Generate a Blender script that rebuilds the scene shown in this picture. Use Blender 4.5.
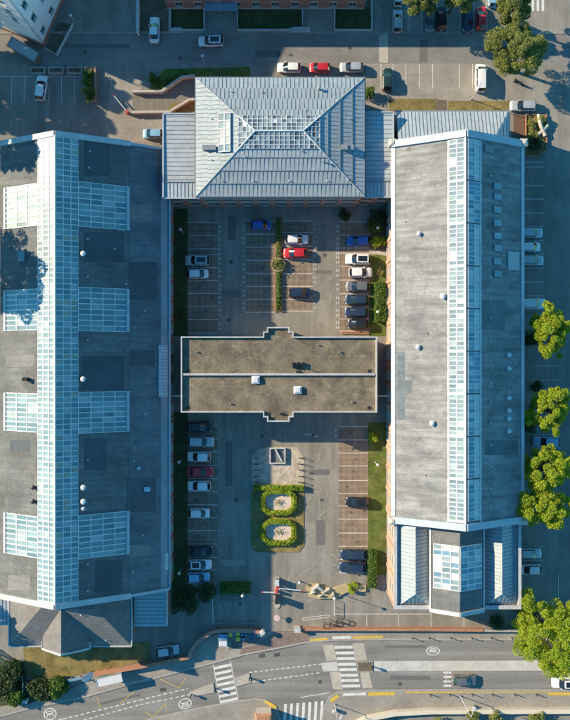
import bpy, math, random
import numpy as np
from mathutils import Vector, Matrix

random.seed(7)
R = math.radians
for o in list(bpy.data.objects):
    bpy.data.objects.remove(o)
scene = bpy.context.scene
C = scene.collection

# ------------------------------------------------------------------ camera, sky, sun, exposure
S = 0.178          # metres of ground per photo pixel
D = 135.0          # height of the drone above the ground
cam_d = bpy.data.cameras.new('camera')
cam_d.sensor_fit = 'VERTICAL'
cam_d.sensor_height = 24.0
cam_d.lens = 12.0 / (360 * S / D)
cam_d.clip_start = 1.0
cam_d.clip_end = 2000.0
cam = bpy.data.objects.new('camera', cam_d)
cam.location = (0, 0, D)
C.objects.link(cam)
scene.camera = cam

SUN_EL, SUN_AZ = R(24.3), R(-19.5)      # light travels towards +x and a little towards -y
world = bpy.data.worlds.new('World')
scene.world = world
world.use_nodes = True
wn = world.node_tree
bg = wn.nodes['Background']
sky = wn.nodes.new('ShaderNodeTexSky')
sky.sky_type = 'NISHITA'
sky.sun_disc = False
sky.sun_elevation = SUN_EL
sky.sun_rotation = R(289.5)
sky.air_density = 1.0
sky.dust_density = 0.0
sky.ozone_density = 6.0
tint = wn.nodes.new('ShaderNodeMix')          # cool white balance of the whole sky, as the photograph is graded
tint.data_type = 'RGBA'
tint.blend_type = 'MULTIPLY'
tint.inputs['Factor'].default_value = 1.0
tint.inputs['B'].default_value = (0.42, 1.03, 0.97, 1.0)
wn.links.new(sky.outputs[0], tint.inputs['A'])
wn.links.new(tint.outputs['Result'], bg.inputs[0])
bg.inputs[1].default_value = 0.130

sun_d = bpy.data.lights.new('sun', 'SUN')
sun_d.energy = 5.0
sun_d.angle = R(0.5)
sun_d.color = (1.0, 0.82, 0.56)
sun = bpy.data.objects.new('sun', sun_d)
tr = Vector((math.cos(SUN_EL) * math.cos(SUN_AZ), math.cos(SUN_EL) * math.sin(SUN_AZ), -math.sin(SUN_EL)))
sun.rotation_euler = tr.to_track_quat('-Z', 'Y').to_euler()
sun.location = (-60, 30, 80)
C.objects.link(sun)

vs = scene.view_settings
vs.view_transform = 'Standard'
vs.look = 'None'
vs.gamma = 1.0
vs.use_curve_mapping = False
vs.exposure = 0.85


def W(px, py, h=0.0):
    k = S * (1 - h / D)
    return ((px - 285) * k, (360 - py) * k)


# ------------------------------------------------------------------ materials
MATS = {}


def mat(name, col, rough=0.85, var=0.25, scale=1.5, metal=0.0, bump=0.0, bscale=30.0, rnd=0.0,
        streak=None, blotch=0.0, blotch_scale=0.15, spec=0.5, checker=None, trans=0.0, brick=None, coat=0.0, mix=None):
    """procedural material in world position; var = fine mottling, blotch = broad stains, streak = (sx,sy,sz,amount)"""
    if name in MATS:
        return MATS[name]
    m = bpy.data.materials.new(name)
    m.use_nodes = True
    nt = m.node_tree
    N, Lk = nt.nodes, nt.links
    b = N['Principled BSDF']
    b.inputs['Roughness'].default_value = rough
    b.inputs['Metallic'].default_value = metal
    b.inputs['Specular IOR Level'].default_value = spec
    if coat:
        b.inputs['Coat Weight'].default_value = coat
        b.inputs['Coat Roughness'].default_value = 0.08
    geo = N.new('ShaderNodeNewGeometry')
    pos = geo.outputs['Position']

    def noise(sc, det=6.0, vec=None, r=0.6):
        n = N.new('ShaderNodeTexNoise')
        n.inputs['Scale'].default_value = sc
        n.inputs['Detail'].default_value = det
        n.inputs['Roughness'].default_value = r
        Lk.new(vec or pos, n.inputs['Vector'])
        return n.outputs[0]

    def ramp(v, lo, hi, a=0.3, c=0.7):
        mr = N.new('ShaderNodeMapRange')
        mr.inputs['From Min'].default_value = a
        mr.inputs['From Max'].default_value = c
        mr.inputs['To Min'].default_value = lo
        mr.inputs['To Max'].default_value = hi
        Lk.new(v, mr.inputs['Value'])
        return mr.outputs[0]

    def mul(a, bb):
        x = N.new('ShaderNodeMath')
        x.operation = 'MULTIPLY'
        Lk.new(a, x.inputs[0])
        if isinstance(bb, (int, float)):
            x.inputs[1].default_value = bb
        else:
            Lk.new(bb, x.inputs[1])
        return x.outputs[0]

    base = None
    if brick:
        bt = N.new('ShaderNodeTexBrick')
        bt.inputs['Color1'].default_value = (*col, 1)
        bt.inputs['Color2'].default_value = (*brick[0], 1)
        bt.inputs['Mortar'].default_value = (*brick[1], 1)
        bt.inputs['Scale'].default_value = 1.0
        bt.inputs['Brick Width'].default_value = brick[2]
        bt.inputs['Row Height'].default_value = brick[3]
        bt.inputs['Mortar Size'].default_value = brick[4]
        if len(brick) > 5:   # vertical wall: u = x+y, v = z
            sx = N.new('ShaderNodeSeparateXYZ')
            Lk.new(pos, sx.inputs[0])
            ad = N.new('ShaderNodeMath')
            Lk.new(sx.outputs[0], ad.inputs[0])
            Lk.new(sx.outputs[1], ad.inputs[1])
            cx = N.new('ShaderNodeCombineXYZ')
            Lk.new(ad.outputs[0], cx.inputs[0])
            Lk.new(sx.outputs[2], cx.inputs[1])
            Lk.new(cx.outputs[0], bt.inputs['Vector'])
        else:
            Lk.new(pos, bt.inputs['Vector'])
        base = bt.outputs['Color']
    elif checker:
        ck = N.new('ShaderNodeTexChecker')
        mp = N.new('ShaderNodeMapping')
        mp.inputs['Rotation'].default_value = (0, 0, R(45))
        mp.inputs['Location'].default_value = (0.013, 0.017, 0.31)
        Lk.new(pos, mp.inputs[0])
        Lk.new(mp.outputs[0], ck.inputs[0])
        ck.inputs['Color1'].default_value = (*col, 1)
        ck.inputs['Color2'].default_value = (*checker[0], 1)
        ck.inputs['Scale'].default_value = checker[1]
        base = ck.outputs[0]
    f = ramp(noise(scale, 8), 1 - var, 1 + var)
    if blotch:
        f = mul(f, ramp(noise(blotch_scale, 4), 1 - blotch, 1 + blotch))
    if streak:
        mp = N.new('ShaderNodeMapping')
        mp.inputs['Scale'].default_value = streak[:3]
        Lk.new(pos, mp.inputs[0])
        f = mul(f, ramp(noise(1.0, 7, mp.outputs[0]), 1 - streak[3], 1 + streak[3]))
    if rnd:
        oi = N.new('ShaderNodeObjectInfo')
        f = mul(f, ramp(oi.outputs['Random'], 1 - rnd, 1 + rnd, 0, 1))
    mx = N.new('ShaderNodeVectorMath')
    mx.operation = 'SCALE'
    if base is not None:
        Lk.new(base, mx.inputs[0])
    else:
        mx.inputs[0].default_value = col
    Lk.new(f, mx.inputs['Scale'])
    col_out = mx.outputs[0]
    for (mc_, msc, lo_, hi_, amt) in (mix or []):
        mm = N.new('ShaderNodeMix')
        mm.data_type = 'RGBA'
        mp = N.new('ShaderNodeMapping')
        mp.inputs['Location'].default_value = (msc * 13.7, msc * 5.1, 3.3)
        Lk.new(pos, mp.inputs[0])
        Lk.new(ramp(noise(msc, 9, mp.outputs[0], 0.68), 0.0, amt, lo_, hi_), mm.inputs['Factor'])
        Lk.new(col_out, mm.inputs['A'])
        mm.inputs['B'].default_value = (*mc_, 1)
        col_out = mm.outputs['Result']
    Lk.new(col_out, b.inputs['Base Color'])
    if bump:
        bp = N.new('ShaderNodeBump')
        bp.inputs['Strength'].default_value = bump
        bp.inputs['Distance'].default_value = 0.03
        Lk.new(noise(bscale, 5), bp.inputs['Height'])
        Lk.new(bp.outputs[0], b.inputs['Normal'])
    if trans:
        out = N['Material Output']
        tl = N.new('ShaderNodeBsdfTranslucent')
        Lk.new(mx.outputs[0], tl.inputs[0])
        ms = N.new('ShaderNodeMixShader')
        ms.inputs[0].default_value = trans
        Lk.new(b.outputs[0], ms.inputs[1])
        Lk.new(tl.outputs[0], ms.inputs[2])
        Lk.new(ms.outputs[0], out.inputs[0])
    MATS[name] = m
    return m


ASPH = mat('asphalt', (0.225, 0.210, 0.182), 0.9, 0.14, 3.0, mix=[((0.30, 0.28, 0.24), 0.35, .52, .68, .5), ((0.10, 0.10, 0.10), 0.9, .60, .72, .55)], bump=0.3, blotch=0.20, blotch_scale=0.12, streak=(0.7, 0.07, 1, 0.22))
STREET = mat('street_asphalt', (0.205, 0.196, 0.182), 0.9, 0.14, 3.0, mix=[((0.29, 0.27, 0.235), 0.3, .52, .68, .5), ((0.10, 0.10, 0.10), 0.8, .60, .72, .55)], bump=0.3, blotch=0.15, blotch_scale=0.15, streak=(0.05, 0.5, 1, 0.14))
ROADM = mat('road_asphalt', (0.212, 0.203, 0.188), 0.88, 0.13, 3.0, mix=[((0.12, 0.12, 0.115), 0.7, .58, .70, .5)], bump=0.3, blotch=0.12, blotch_scale=0.12, streak=(0.03, 0.6, 1, 0.26))
PAVE = mat('pavement_concrete', (0.28, 0.255, 0.22), 0.9, 0.14, 2.0, bump=0.2, blotch=0.2, blotch_scale=0.2)
PALEP = mat('pale_paving', (0.42, 0.38, 0.32), 0.9, 0.14, 2.0, bump=0.2, blotch=0.15, blotch_scale=0.4)
WHITEP = mat('white_concrete', (0.50, 0.48, 0.44), 0.9, 0.10, 2.0, blotch=0.15, blotch_scale=0.4)
PINKP = mat('pink_setts', (0.30, 0.215, 0.18), 0.9, 0.12, 2.0, brick=((0.22, 0.15, 0.125), (0.13, 0.11, 0.10), 0.45, 0.3, 0.03), blotch=0.15, bump=0.2)
BAYP = mat('bay_pavers', (0.245, 0.185, 0.138), 0.92, 0.16, 3.0, checker=((0.195, 0.152, 0.118), 1.35), blotch=0.22, blotch_scale=0.5, bump=0.25)
RIBP = mat('ribbed_ramp', (0.21, 0.19, 0.16), 0.9, 0.1, 2.0, brick=((0.19, 0.17, 0.145), (0.12, 0.11, 0.10), 0.32, 4.0, 0.05), blotch=0.15)
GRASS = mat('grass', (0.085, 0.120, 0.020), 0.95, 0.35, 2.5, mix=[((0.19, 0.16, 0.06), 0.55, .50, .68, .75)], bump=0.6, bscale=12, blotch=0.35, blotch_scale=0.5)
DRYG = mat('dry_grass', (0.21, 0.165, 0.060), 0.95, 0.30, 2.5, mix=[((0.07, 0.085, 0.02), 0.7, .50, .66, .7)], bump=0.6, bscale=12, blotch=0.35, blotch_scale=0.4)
DARKG = mat('shade_toned_lawn', (0.055, 0.070, 0.022), 0.95, 0.35, 2.5, bump=0.6, bscale=12, blotch=0.3, blotch_scale=0.5)  # darker copy of the grass, with shade put into the colour
EARTH = mat('earth', (0.13, 0.105, 0.07), 0.95, 0.3, 2.5, bump=0.6, bscale=10, blotch=0.3, blotch_scale=0.5)
PAINT = mat('road_paint_white', (0.62, 0.61, 0.58), 0.7, 0.22, 4.0, blotch=0.15, blotch_scale=1.2)
YELL = mat('road_paint_yellow', (0.60, 0.40, 0.06), 0.7, 0.20, 4.0)
KERB = mat('kerb_stone', (0.34, 0.32, 0.29), 0.9, 0.15, 2.0)
TERRA = mat('terracotta_edging', (0.38, 0.19, 0.11), 0.9, 0.2, 2.0)
BRICK = mat('red_brick', (0.46, 0.165, 0.10), 0.9, 0.12, 2.0, brick=((0.36, 0.125, 0.085), (0.30, 0.25, 0.21), 0.44, 0.15, 0.02, 1), blotch=0.12)
PINKB = mat('pink_brick', (0.50, 0.30, 0.22), 0.9, 0.12, 2.0, brick=((0.43, 0.24, 0.17), (0.42, 0.36, 0.30), 0.44, 0.15, 0.02, 1), blotch=0.12)
BLOCKW = mat('pale_render', (0.78, 0.77, 0.75), 0.9, 0.05, 1.0, blotch=0.06, blotch_scale=0.3)
STONE = mat('pale_stone', (0.52, 0.47, 0.40), 0.85, 0.1, 2.0)
COPING = mat('white_coping', (0.46, 0.465, 0.465), 0.6, 0.10, 1.5, streak=(0.7, 0.7, 0.5, 0.14))
COPBLUE = mat('zinc_coping', (0.38, 0.44, 0.49), 0.5, 0.06, 1.5, metal=0.0, streak=(0.5, 0.5, 0.5, 0.1))
ZINC = mat('zinc_sheet', (0.335, 0.385, 0.405), 0.5, 0.08, 2.0, metal=0.1, rnd=0.08, streak=(1.1, 1.1, .3, .12), blotch=0.06, blotch_scale=0.3)
ZINCL = mat('pale_zinc_sheet', (0.41, 0.45, 0.47), 0.5, 0.08, 2.0, metal=0.1, rnd=0.07, streak=(1.1, 1.1, .3, .12), blotch=0.08, blotch_scale=0.3)
ZSEAM = mat('zinc_seam', (0.17, 0.205, 0.225), 0.5, 0.05, 2.0, metal=0.25)
BLUEZ = mat('blue_metal_sheet', (0.115, 0.27, 0.45), 0.45, 0.06, 2.0, metal=0.2, blotch=0.1)
FELTL = mat('roof_felt_light', (0.212, 0.216, 0.220), 0.9, 0.16, 2.5, mix=[((0.33, 0.33, 0.325), 0.5, .53, .70, .65), ((0.085, 0.085, 0.08), 0.38, .57, .71, .65)], bump=0.2, blotch=0.22, blotch_scale=0.22, streak=(0.12, 0.85, 0.2, 0.36))
FELTB = mat('roof_felt_brown', (0.225, 0.205, 0.185), 0.9, 0.12, 2.5, bump=0.2, blotch=0.25, blotch_scale=0.25, streak=(0.12, 0.6, 0.2, 0.15))
FELTD = mat('roof_felt_blue_grey', (0.115, 0.165, 0.215), 0.85, 0.10, 2.5, bump=0.2, blotch=0.22, blotch_scale=0.16, streak=(0.10, 0.6, 0.2, 0.16))
FELTN = mat('roof_felt_new', (0.070, 0.105, 0.15), 0.85, 0.10, 2.5, bump=0.2, blotch=0.15, blotch_scale=0.3)
SLATE = mat('grey_slate', (0.20, 0.19, 0.185), 0.8, 0.12, 3.0, bump=0.3, blotch=0.15, blotch_scale=0.4, brick=((0.165, 0.16, 0.155), (0.11, 0.11, 0.11), 0.5, 0.35, 0.03))
GRAVEL = mat('roof_gravel', (0.180, 0.148, 0.105), 0.95, 0.34, 4.0, mix=[((0.085, 0.075, 0.048), 0.45, .50, .66, .75), ((0.33, 0.27, 0.19), 0.8, .56, .68, .6)], bump=0.9, bscale=9, blotch=0.38, blotch_scale=0.28)
WHITEM = mat('white_glazing_bar', (0.66, 0.67, 0.67), 0.5, 0.10, 2.0, blotch=.1, blotch_scale=.4)
POLYC = [mat('pale_glazing_a', (0.225, 0.32, 0.325), 0.25, 0.10, 1.0, spec=0.6, rnd=0.15, blotch=0.15, blotch_scale=0.3),
         mat('pale_glazing_b', (0.165, 0.255, 0.275), 0.22, 0.10, 1.0, spec=0.6, rnd=0.15, blotch=0.15, blotch_scale=0.3),
         mat('pale_glazing_c', (0.34, 0.33, 0.245), 0.25, 0.25, 1.0, spec=0.6, rnd=0.25),
         mat('pale_glazing_d', (0.34, 0.40, 0.40), 0.3, 0.08, 1.0, spec=0.6, rnd=0.1)]
GLZ = [mat('roof_glass_a', (0.20, 0.27, 0.30), 0.12, 0.2, 1.0, spec=0.7, rnd=0.15),
       mat('roof_glass_b', (0.28, 0.36, 0.37), 0.12, 0.2, 1.0, spec=0.7, rnd=0.15),
       mat('roof_glass_c', (0.15, 0.26, 0.35), 0.10, 0.2, 1.0, spec=0.7, rnd=0.15),
       mat('roof_blind_white', (0.52, 0.53, 0.51), 0.35, 0.10, 1.0, rnd=0.1),
       mat('roof_glass_dark', (0.085, 0.12, 0.14), 0.10, 0.2, 1.0, spec=0.7, rnd=0.2)]
WGLASS = mat('window_glass', (0.035, 0.055, 0.065), 0.08, 0.2, 0.8, spec=0.8, rnd=0.3)
WFRAME = mat('window_frame_white', (0.60, 0.61, 0.60), 0.6, 0.05, 2.0)
TEALF = mat('teal_window_frame', (0.10, 0.30, 0.30), 0.6, 0.08, 2.0)
DARKM = mat('dark_metal', (0.03, 0.032, 0.035), 0.5, 0.1, 2.0, metal=0.3)
GREYM = mat('grey_metal', (0.30, 0.31, 0.32), 0.5, 0.08, 2.0, metal=0.4)
LIGHTM = mat('light_metal', (0.62, 0.63, 0.64), 0.4, 0.06, 2.0, metal=0.2)
VENTW = mat('white_plastic', (0.60, 0.61, 0.62), 0.4, 0.05, 2.0)
DOME = mat('skylight_dome_plastic', (0.46, 0.52, 0.56), 0.3, 0.06, 2.0, spec=0.6)
REDP = mat('red_paint', (0.55, 0.06, 0.04), 0.5, 0.08, 2.0)
WOOD = mat('weathered_wood', (0.24, 0.16, 0.09), 0.85, 0.2, 4.0)
BARK = mat('bark', (0.10, 0.075, 0.05), 0.95, 0.3, 6.0)
TYRE = mat('tyre_rubber', (0.018, 0.018, 0.018), 0.9, 0.1, 5.0)
RIM = mat('wheel_rim', (0.45, 0.46, 0.47), 0.35, 0.05, 5.0, metal=0.6)
CGLASS = mat('car_glass', (0.014, 0.018, 0.022), 0.05, 0.05, 2.0, spec=0.8)
HEADL = mat('headlight_lens', (0.75, 0.76, 0.78), 0.15, 0.03, 2.0)
TAILL = mat('tail_light_lens', (0.42, 0.02, 0.015), 0.2, 0.05, 2.0)
PLATE = mat('number_plate', (0.7, 0.7, 0.66), 0.4, 0.03, 2.0)
TRIM = mat('black_trim', (0.025, 0.025, 0.026), 0.55, 0.05, 2.0)
GREENF = mat('green_fence_paint', (0.09, 0.22, 0.20), 0.6, 0.08, 2.0)
BINB = mat('bin_dark_blue', (0.05, 0.09, 0.14), 0.5, 0.06, 2.0)
BINY = mat('bin_yellow', (0.62, 0.50, 0.05), 0.5, 0.06, 2.0)
LEAF = {
    'lime': (mat('lime_leaf', (0.44, 0.51, 0.030), 0.6, 0.25, 0.8, trans=0.5), mat('lime_leaf_deep', (0.28, 0.38, 0.028), 0.6, 0.25, 0.8, trans=0.5)),
    'olive': (mat('olive_leaf', (0.30, 0.325, 0.085), 0.6, 0.2, 2.0, trans=0.45), mat('olive_leaf_deep', (0.18, 0.22, 0.055), 0.6, 0.2, 2.0, trans=0.45)),
    'green': (mat('green_leaf', (0.13, 0.225, 0.022), 0.6, 0.2, 2.0, trans=0.35), mat('green_leaf_deep', (0.055, 0.110, 0.014), 0.6, 0.2, 2.0, trans=0.3)),
    'dark': (mat('dark_leaf', (0.050, 0.085, 0.018), 0.6, 0.2, 2.0, trans=0.25), mat('dark_leaf_deep', (0.030, 0.055, 0.014), 0.6, 0.2, 2.0, trans=0.25)),
}


def car_paint(name, col, metal=0.0):
    return mat('car_paint_' + name, col, 0.35, 0.02, 1.0, metal=metal, coat=0.6)


CP = {'white': car_paint('white', (0.74, 0.75, 0.75)), 'silver': car_paint('silver', (0.48, 0.50, 0.51), 0.3),
      'grey': car_paint('grey', (0.16, 0.17, 0.18), 0.3), 'black': car_paint('black', (0.014, 0.015, 0.017)),
      'dark_blue': car_paint('dark_blue', (0.022, 0.042, 0.085), 0.2), 'blue': car_paint('blue', (0.025, 0.11, 0.42)),
      'red': car_paint('red', (0.52, 0.018, 0.025)), 'light_blue': car_paint('light_blue', (0.22, 0.42, 0.60)),
      'dark_green': car_paint('dark_green', (0.016, 0.040, 0.034))}


# ------------------------------------------------------------------ mesh helpers
def tag(o, label=None, cat=None, group=None, kind=None):
    if label: o['label'] = label
    if cat: o['category'] = cat
    if group: o['group'] = group
    if kind: o['kind'] = kind
    return o


def empty(name, loc, label=None, cat=None, group=None, rz=0.0):
    o = bpy.data.objects.new(name, None)
    o.empty_display_size = 0.3
    o.location = loc
    o.rotation_euler = (0, 0, rz)
    C.objects.link(o)
    return tag(o, label, cat, group)


def link(name, me, parent=None, loc=(0, 0, 0)):
    o = bpy.data.objects.new(name, me)
    o.location = loc
    if parent is not None:
        o.parent = parent
    C.objects.link(o)
    return o


def world_loc(p):
    v = Vector((0, 0, 0))
    while p is not None:
        v = v + p.location
        p = p.parent
    return v


class MB:
    def __init__(self):
        self.v, self.f, self.m = [], [], []

    def add(self, vs_, fs, mi=0):
        b = len(self.v)
        self.v += [tuple(x) for x in vs_]
        for f in fs:
            self.f.append(tuple(b + i for i in f))
            self.m.append(mi)
        return self

    def box(self, x0, x1, y0, y1, z0, z1, mi=0):
        if x0 > x1: x0, x1 = x1, x0
        if y0 > y1: y0, y1 = y1, y0
        return self.add([(x0, y0, z0), (x1, y0, z0), (x1, y1, z0), (x0, y1, z0), (x0, y0, z1), (x1, y0, z1), (x1, y1, z1), (x0, y1, z1)],
                        [(3, 2, 1, 0), (4, 5, 6, 7), (0, 1, 5, 4), (1, 2, 6, 5), (2, 3, 7, 6), (3, 0, 4, 7)], mi)

    def frame(self, O, U, V, N, u0, u1, v0, v1, n0, n1, mi=0):
        P = lambda u, v, n: O + U * u + V * v + N * n
        return self.add([P(u0, v0, n0), P(u1, v0, n0), P(u1, v1, n0), P(u0, v1, n0), P(u0, v0, n1), P(u1, v0, n1), P(u1, v1, n1), P(u0, v1, n1)],
                        [(3, 2, 1, 0), (4, 5, 6, 7), (0, 1, 5, 4), (1, 2, 6, 5), (2, 3, 7, 6), (3, 0, 4, 7)], mi)

    def prism(self, bot, top, mi=0):
        n = len(bot)
        fs = [tuple(range(n - 1, -1, -1)), tuple(range(n, 2 * n))]
        for i in range(n):
            j = (i + 1) % n
            fs.append((i, j, n + j, n + i))
        return self.add(list(bot) + list(top), fs, mi)

    def poly(self, pts, z0, z1, mi=0):
        if area2(pts) < 0: pts = pts[::-1]
        return self.prism([(x, y, z0) for x, y in pts], [(x, y, z1) for x, y in pts], mi)

    def cyl(self, x, y, z0, z1, r0, r1=None, n=10, mi=0):
        r1 = r0 if r1 is None else r1
        a = [2 * math.pi * i / n for i in range(n)]
        return self.prism([(x + r0 * math.cos(t), y + r0 * math.sin(t), z0) for t in a], [(x + r1 * math.cos(t), y + r1 * math.sin(t), z1) for t in a], mi)

    def tube(self, pts, rad, n=6, mi=0):
        pts = [Vector(p) for p in pts]
        rad = rad if isinstance(rad, (list, tuple)) else [rad] * len(pts)
        b = len(self.v)
        for i, p in enumerate(pts):
            d = (pts[min(i + 1, len(pts) - 1)] - pts[max(i - 1, 0)]).normalized()
            a = d.orthogonal().normalized() if abs(d.z) > 0.95 else d.cross(Vector((0, 0, 1))).normalized()
            c = d.cross(a)
            for k in range(n):
                t = 2 * math.pi * k / n
                self.v.append(tuple(p + (a * math.cos(t) + c * math.sin(t)) * rad[i]))
        for i in range(len(pts) - 1):
            for k in range(n):
                self.f.append((b + i * n + k, b + i * n + (k + 1) % n, b + (i + 1) * n + (k + 1) % n, b + (i + 1) * n + k))
                self.m.append(mi)
        self.f.append(tuple(b + k for k in range(n - 1, -1, -1))); self.m.append(mi)
        e = b + (len(pts) - 1) * n
        self.f.append(tuple(e + k for k in range(n))); self.m.append(mi)
        return self

    def mesh(self, name, mats, off=(0, 0, 0), smooth=False):
        me = bpy.data.meshes.new(name)
        ox, oy, oz = off
        me.from_pydata([(x - ox, y - oy, z - oz) for x, y, z in self.v], [], self.f)
        mats = mats if isinstance(mats, (list, tuple)) else [mats]
        for m in mats:
            me.materials.append(m)
        if len(mats) > 1:
            me.polygons.foreach_set('material_index', self.m)
        if smooth:
            me.polygons.foreach_set('use_smooth', [True] * len(me.polygons))
        me.update()
        return me

    def build(self, name, mats, parent=None, smooth=False):
        """vertices are in world coordinates; the object keeps its parent's origin"""
        off = world_loc(parent) if parent is not None else (0, 0, 0)
        return link(name, self.mesh(name, mats, off, smooth), parent)


def area2(p):
    return sum(p[i][0] * p[(i + 1) % len(p)][1] - p[(i + 1) % len(p)][0] * p[i][1] for i in range(len(p)))


def clip(poly, cl):
    """clip polygon with convex ccw polygon cl"""
    out = list(poly)
    for i in range(len(cl)):
        a, b = cl[i], cl[(i + 1) % len(cl)]
        src, out = out, []
        if not src: return []
        side = lambda p: (b[0] - a[0]) * (p[1] - a[1]) - (b[1] - a[1]) * (p[0] - a[0])
        for j in range(len(src)):
            p, q = src[j], src[(j + 1) % len(src)]
            sp, sq = side(p), side(q)
            if sp >= 0: out.append(p)
            if (sp >= 0) != (sq >= 0):
                t = sp / (sp - sq)
                out.append((p[0] + (q[0] - p[0]) * t, p[1] + (q[1] - p[1]) * t))
    return out


class Plane:
    """a sloped plane: point = O + u U + v V + n N"""
    def __init__(self, O, U, V):
        self.O, self.U = Vector(O), Vector(U).normalized()
        V = Vector(V)
        self.V = (V - self.U * V.dot(self.U)).normalized()
        self.N = self.U.cross(self.V)

    def at(self, u, v, n=0.0):
        return self.O + self.U * u + self.V * v + self.N * n

    def uv(self, p):
        d = Vector(p) - self.O
        return (d.dot(self.U), d.dot(self.V))

    def slab(self, mb, poly, n0, n1, mi=0):
        if len(poly) < 3 or abs(area2(poly)) < 1e-5: return
        if area2(poly) < 0: poly = poly[::-1]
        mb.prism([self.at(u, v, n0) for u, v in poly], [self.at(u, v, n1) for u, v in poly], mi)


def ccw(p):
    return p if area2(p) > 0 else p[::-1]


UNITP = {}


def glazing(parent, pl, u0, u1, v0, v1, nu, nv, bar, mats, name='skylight', region=None, pick=None, parts=True, lift=0.06, budget=None, barm=None):
    """bars proud of the panes; each pane its own object. returns frame object"""
    du, dv = (u1 - u0) / nu, (v1 - v0) / nv
    rect = [(u0, v0), (u1, v0), (u1, v1), (u0, v1)]
    region = ccw(region) if region else rect
    mb = MB()
    for i in range(nu + 1):
        u = u0 + i * du
        b = bar * (1.35 if i in (0, nu) else 1)
        q = clip([(u - b / 2, v0), (u + b / 2, v0), (u + b / 2, v1), (u - b / 2, v1)], region)
        pl.slab(mb, q, lift, lift + 0.11)
    for j in range(nv + 1):
        v = v0 + j * dv
        q = clip([(u0, v - bar / 2), (u1, v - bar / 2), (u1, v + bar / 2), (u0, v + bar / 2)], region)
        pl.slab(mb, q, lift, lift + 0.09)
    fr = mb.build(name, barm or WHITEM, parent)
    rest = MB()
    restm = list(mats)
    for i in range(nu):
        for j in range(nv):
            q = clip([(u0 + i * du, v0 + j * dv), (u0 + (i + 1) * du, v0 + j * dv), (u0 + (i + 1) * du, v0 + (j + 1) * dv), (u0 + i * du, v0 + (j + 1) * dv)], region)
            if len(q) < 3 or abs(area2(q)) < 0.02: continue
            mi = pick(i, j) if pick else random.choice(range(len(mats)))
            own = parts and (budget is None or budget[0] > 0)
            if not own:
                pl.slab(rest, q, lift - 0.04, lift + 0.02, mi)
                continue
            if budget is not None: budget[0] -= 1
            full = len(q) == 4 and abs(abs(area2(q)) - 2 * du * dv) < 1e-4
            if full:
                key = (round(du, 3), round(dv, 3), mats[mi].name)
                if key not in UNITP:
                    UNITP[key] = MB().box(-du / 2, du / 2, -dv / 2, dv / 2, 0, 0.06).mesh('pane', mats[mi])
                o = link('pane', UNITP[key], fr)
                M = Matrix((pl.U, pl.V, pl.N)).transposed().to_4x4()
                M.translation = pl.at(u0 + (i + .5) * du, v0 + (j + .5) * dv, lift - 0.04) - world_loc(fr)
                o.matrix_local = M
            else:
                t = MB()
                pl.slab(t, q, lift - 0.04, lift + 0.02)
                t.build('pane', mats[mi], fr)
    if rest.v:
        o = rest.build('pane', restm, fr)
        o['kind'] = 'stuff'
    return fr


WINM = {}


def facade(parent, A, B, z0, z1, n, rows, ww, wallm, th=0.4, framem=None, pil=None, sill=STONE, margin=0.0, pilm=None, mull=2):
    """wall from A to B (outward = right of A->B) with real openings, recessed windows with frame, mullions and a pane"""
    framem = framem or WFRAME
    A3, B3 = Vector((A[0], A[1], 0)), Vector((B[0], B[1], 0))
    U = (B3 - A3).normalized()
    L = (B3 - A3).length
    N = Vector((U.y, -U.x, 0))
    Z = Vector((0, 0, 1))
    mb = MB()
    fr = lambda u0, u1, za, zb, n0, n1, m=mb, mi=0: m.frame(A3, U, N * -1, Z, u0, u1, -n1, -n0, za, zb, mi)
    pitch = (L - 2 * margin) / n
    cs = [margin + (i + .5) * pitch for i in range(n)]
    edges = [0.0]
    for c in cs: edges += [c - ww / 2, c + ww / 2]
    edges.append(L)
    for i in range(0, len(edges), 2):
        if edges[i + 1] - edges[i] > 0.01: fr(edges[i], edges[i + 1], z0, z1, -th, 0)
    for c in cs:
        zz = z0
        for (a, b) in rows:
            fr(c - ww / 2, c + ww / 2, zz, a, -th, 0)
            zz = b
        fr(c - ww / 2, c + ww / 2, zz, z1, -th, 0)
    wall = mb.build('wall', wallm, parent)
    if pil:
        pm = MB()
        for i in range(n + 1):
            c = margin + i * pitch
            fr(max(0, c - pil / 2), min(L, c + pil / 2), z0, z1 - 0.3, 0.0, 0.16, pm)
        pm.build('pilaster', pilm or wallm, parent)
    sm = MB()
    for c in cs:
        for (a, b) in rows:
            fr(c - ww / 2 - 0.08, c + ww / 2 + 0.08, a - 0.14, a + 0.012, 0.003, 0.14, sm)
            fr(c - ww / 2 - 0.08, c + ww / 2 + 0.08, b - 0.012, b + 0.24, 0.003, 0.05, sm)
    sm.build('sill', sill, parent)['kind'] = 'stuff'
    rot = math.atan2(U.y, U.x)
    base = world_loc(parent)
    for c in cs:
        for (a, b) in rows:
            key = (round(ww, 3), round(b - a, 3), framem.name, mull)
            if key not in WINM:
                h = b - a
                f = MB()
                t = 0.09
                f.box(-ww / 2, ww / 2, 0.06, 0.14, 0, t).box(-ww / 2, ww / 2, 0.06, 0.14, h - t, h)
                f.box(-ww / 2, -ww / 2 + t, 0.06, 0.14, t, h - t).box(ww / 2 - t, ww / 2, 0.06, 0.14, t, h - t)
                for k in range(1, mull):
                    x = -ww / 2 + ww * k / mull
                    f.box(x - 0.035, x + 0.035, 0.07, 0.13, t, h - t)
                f.box(-ww / 2 + t, ww / 2 - t, 0.075, 0.125, h * .66, h * .66 + 0.06)
                g = MB().box(-ww / 2 + t, ww / 2 - t, 0.085, 0.115, t, h - t)
                WINM[key] = (f.mesh('window', framem), g.mesh('pane', WGLASS))
            fm, gm = WINM[key]
            p = A3 + U * c + N * (-0.3) + Z * a - base
            w = link('window', fm, parent, p)
            w.rotation_euler = (0, 0, rot + math.pi)     # local +y looks outwards
            link('pane', gm, w)
    return wall


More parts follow.
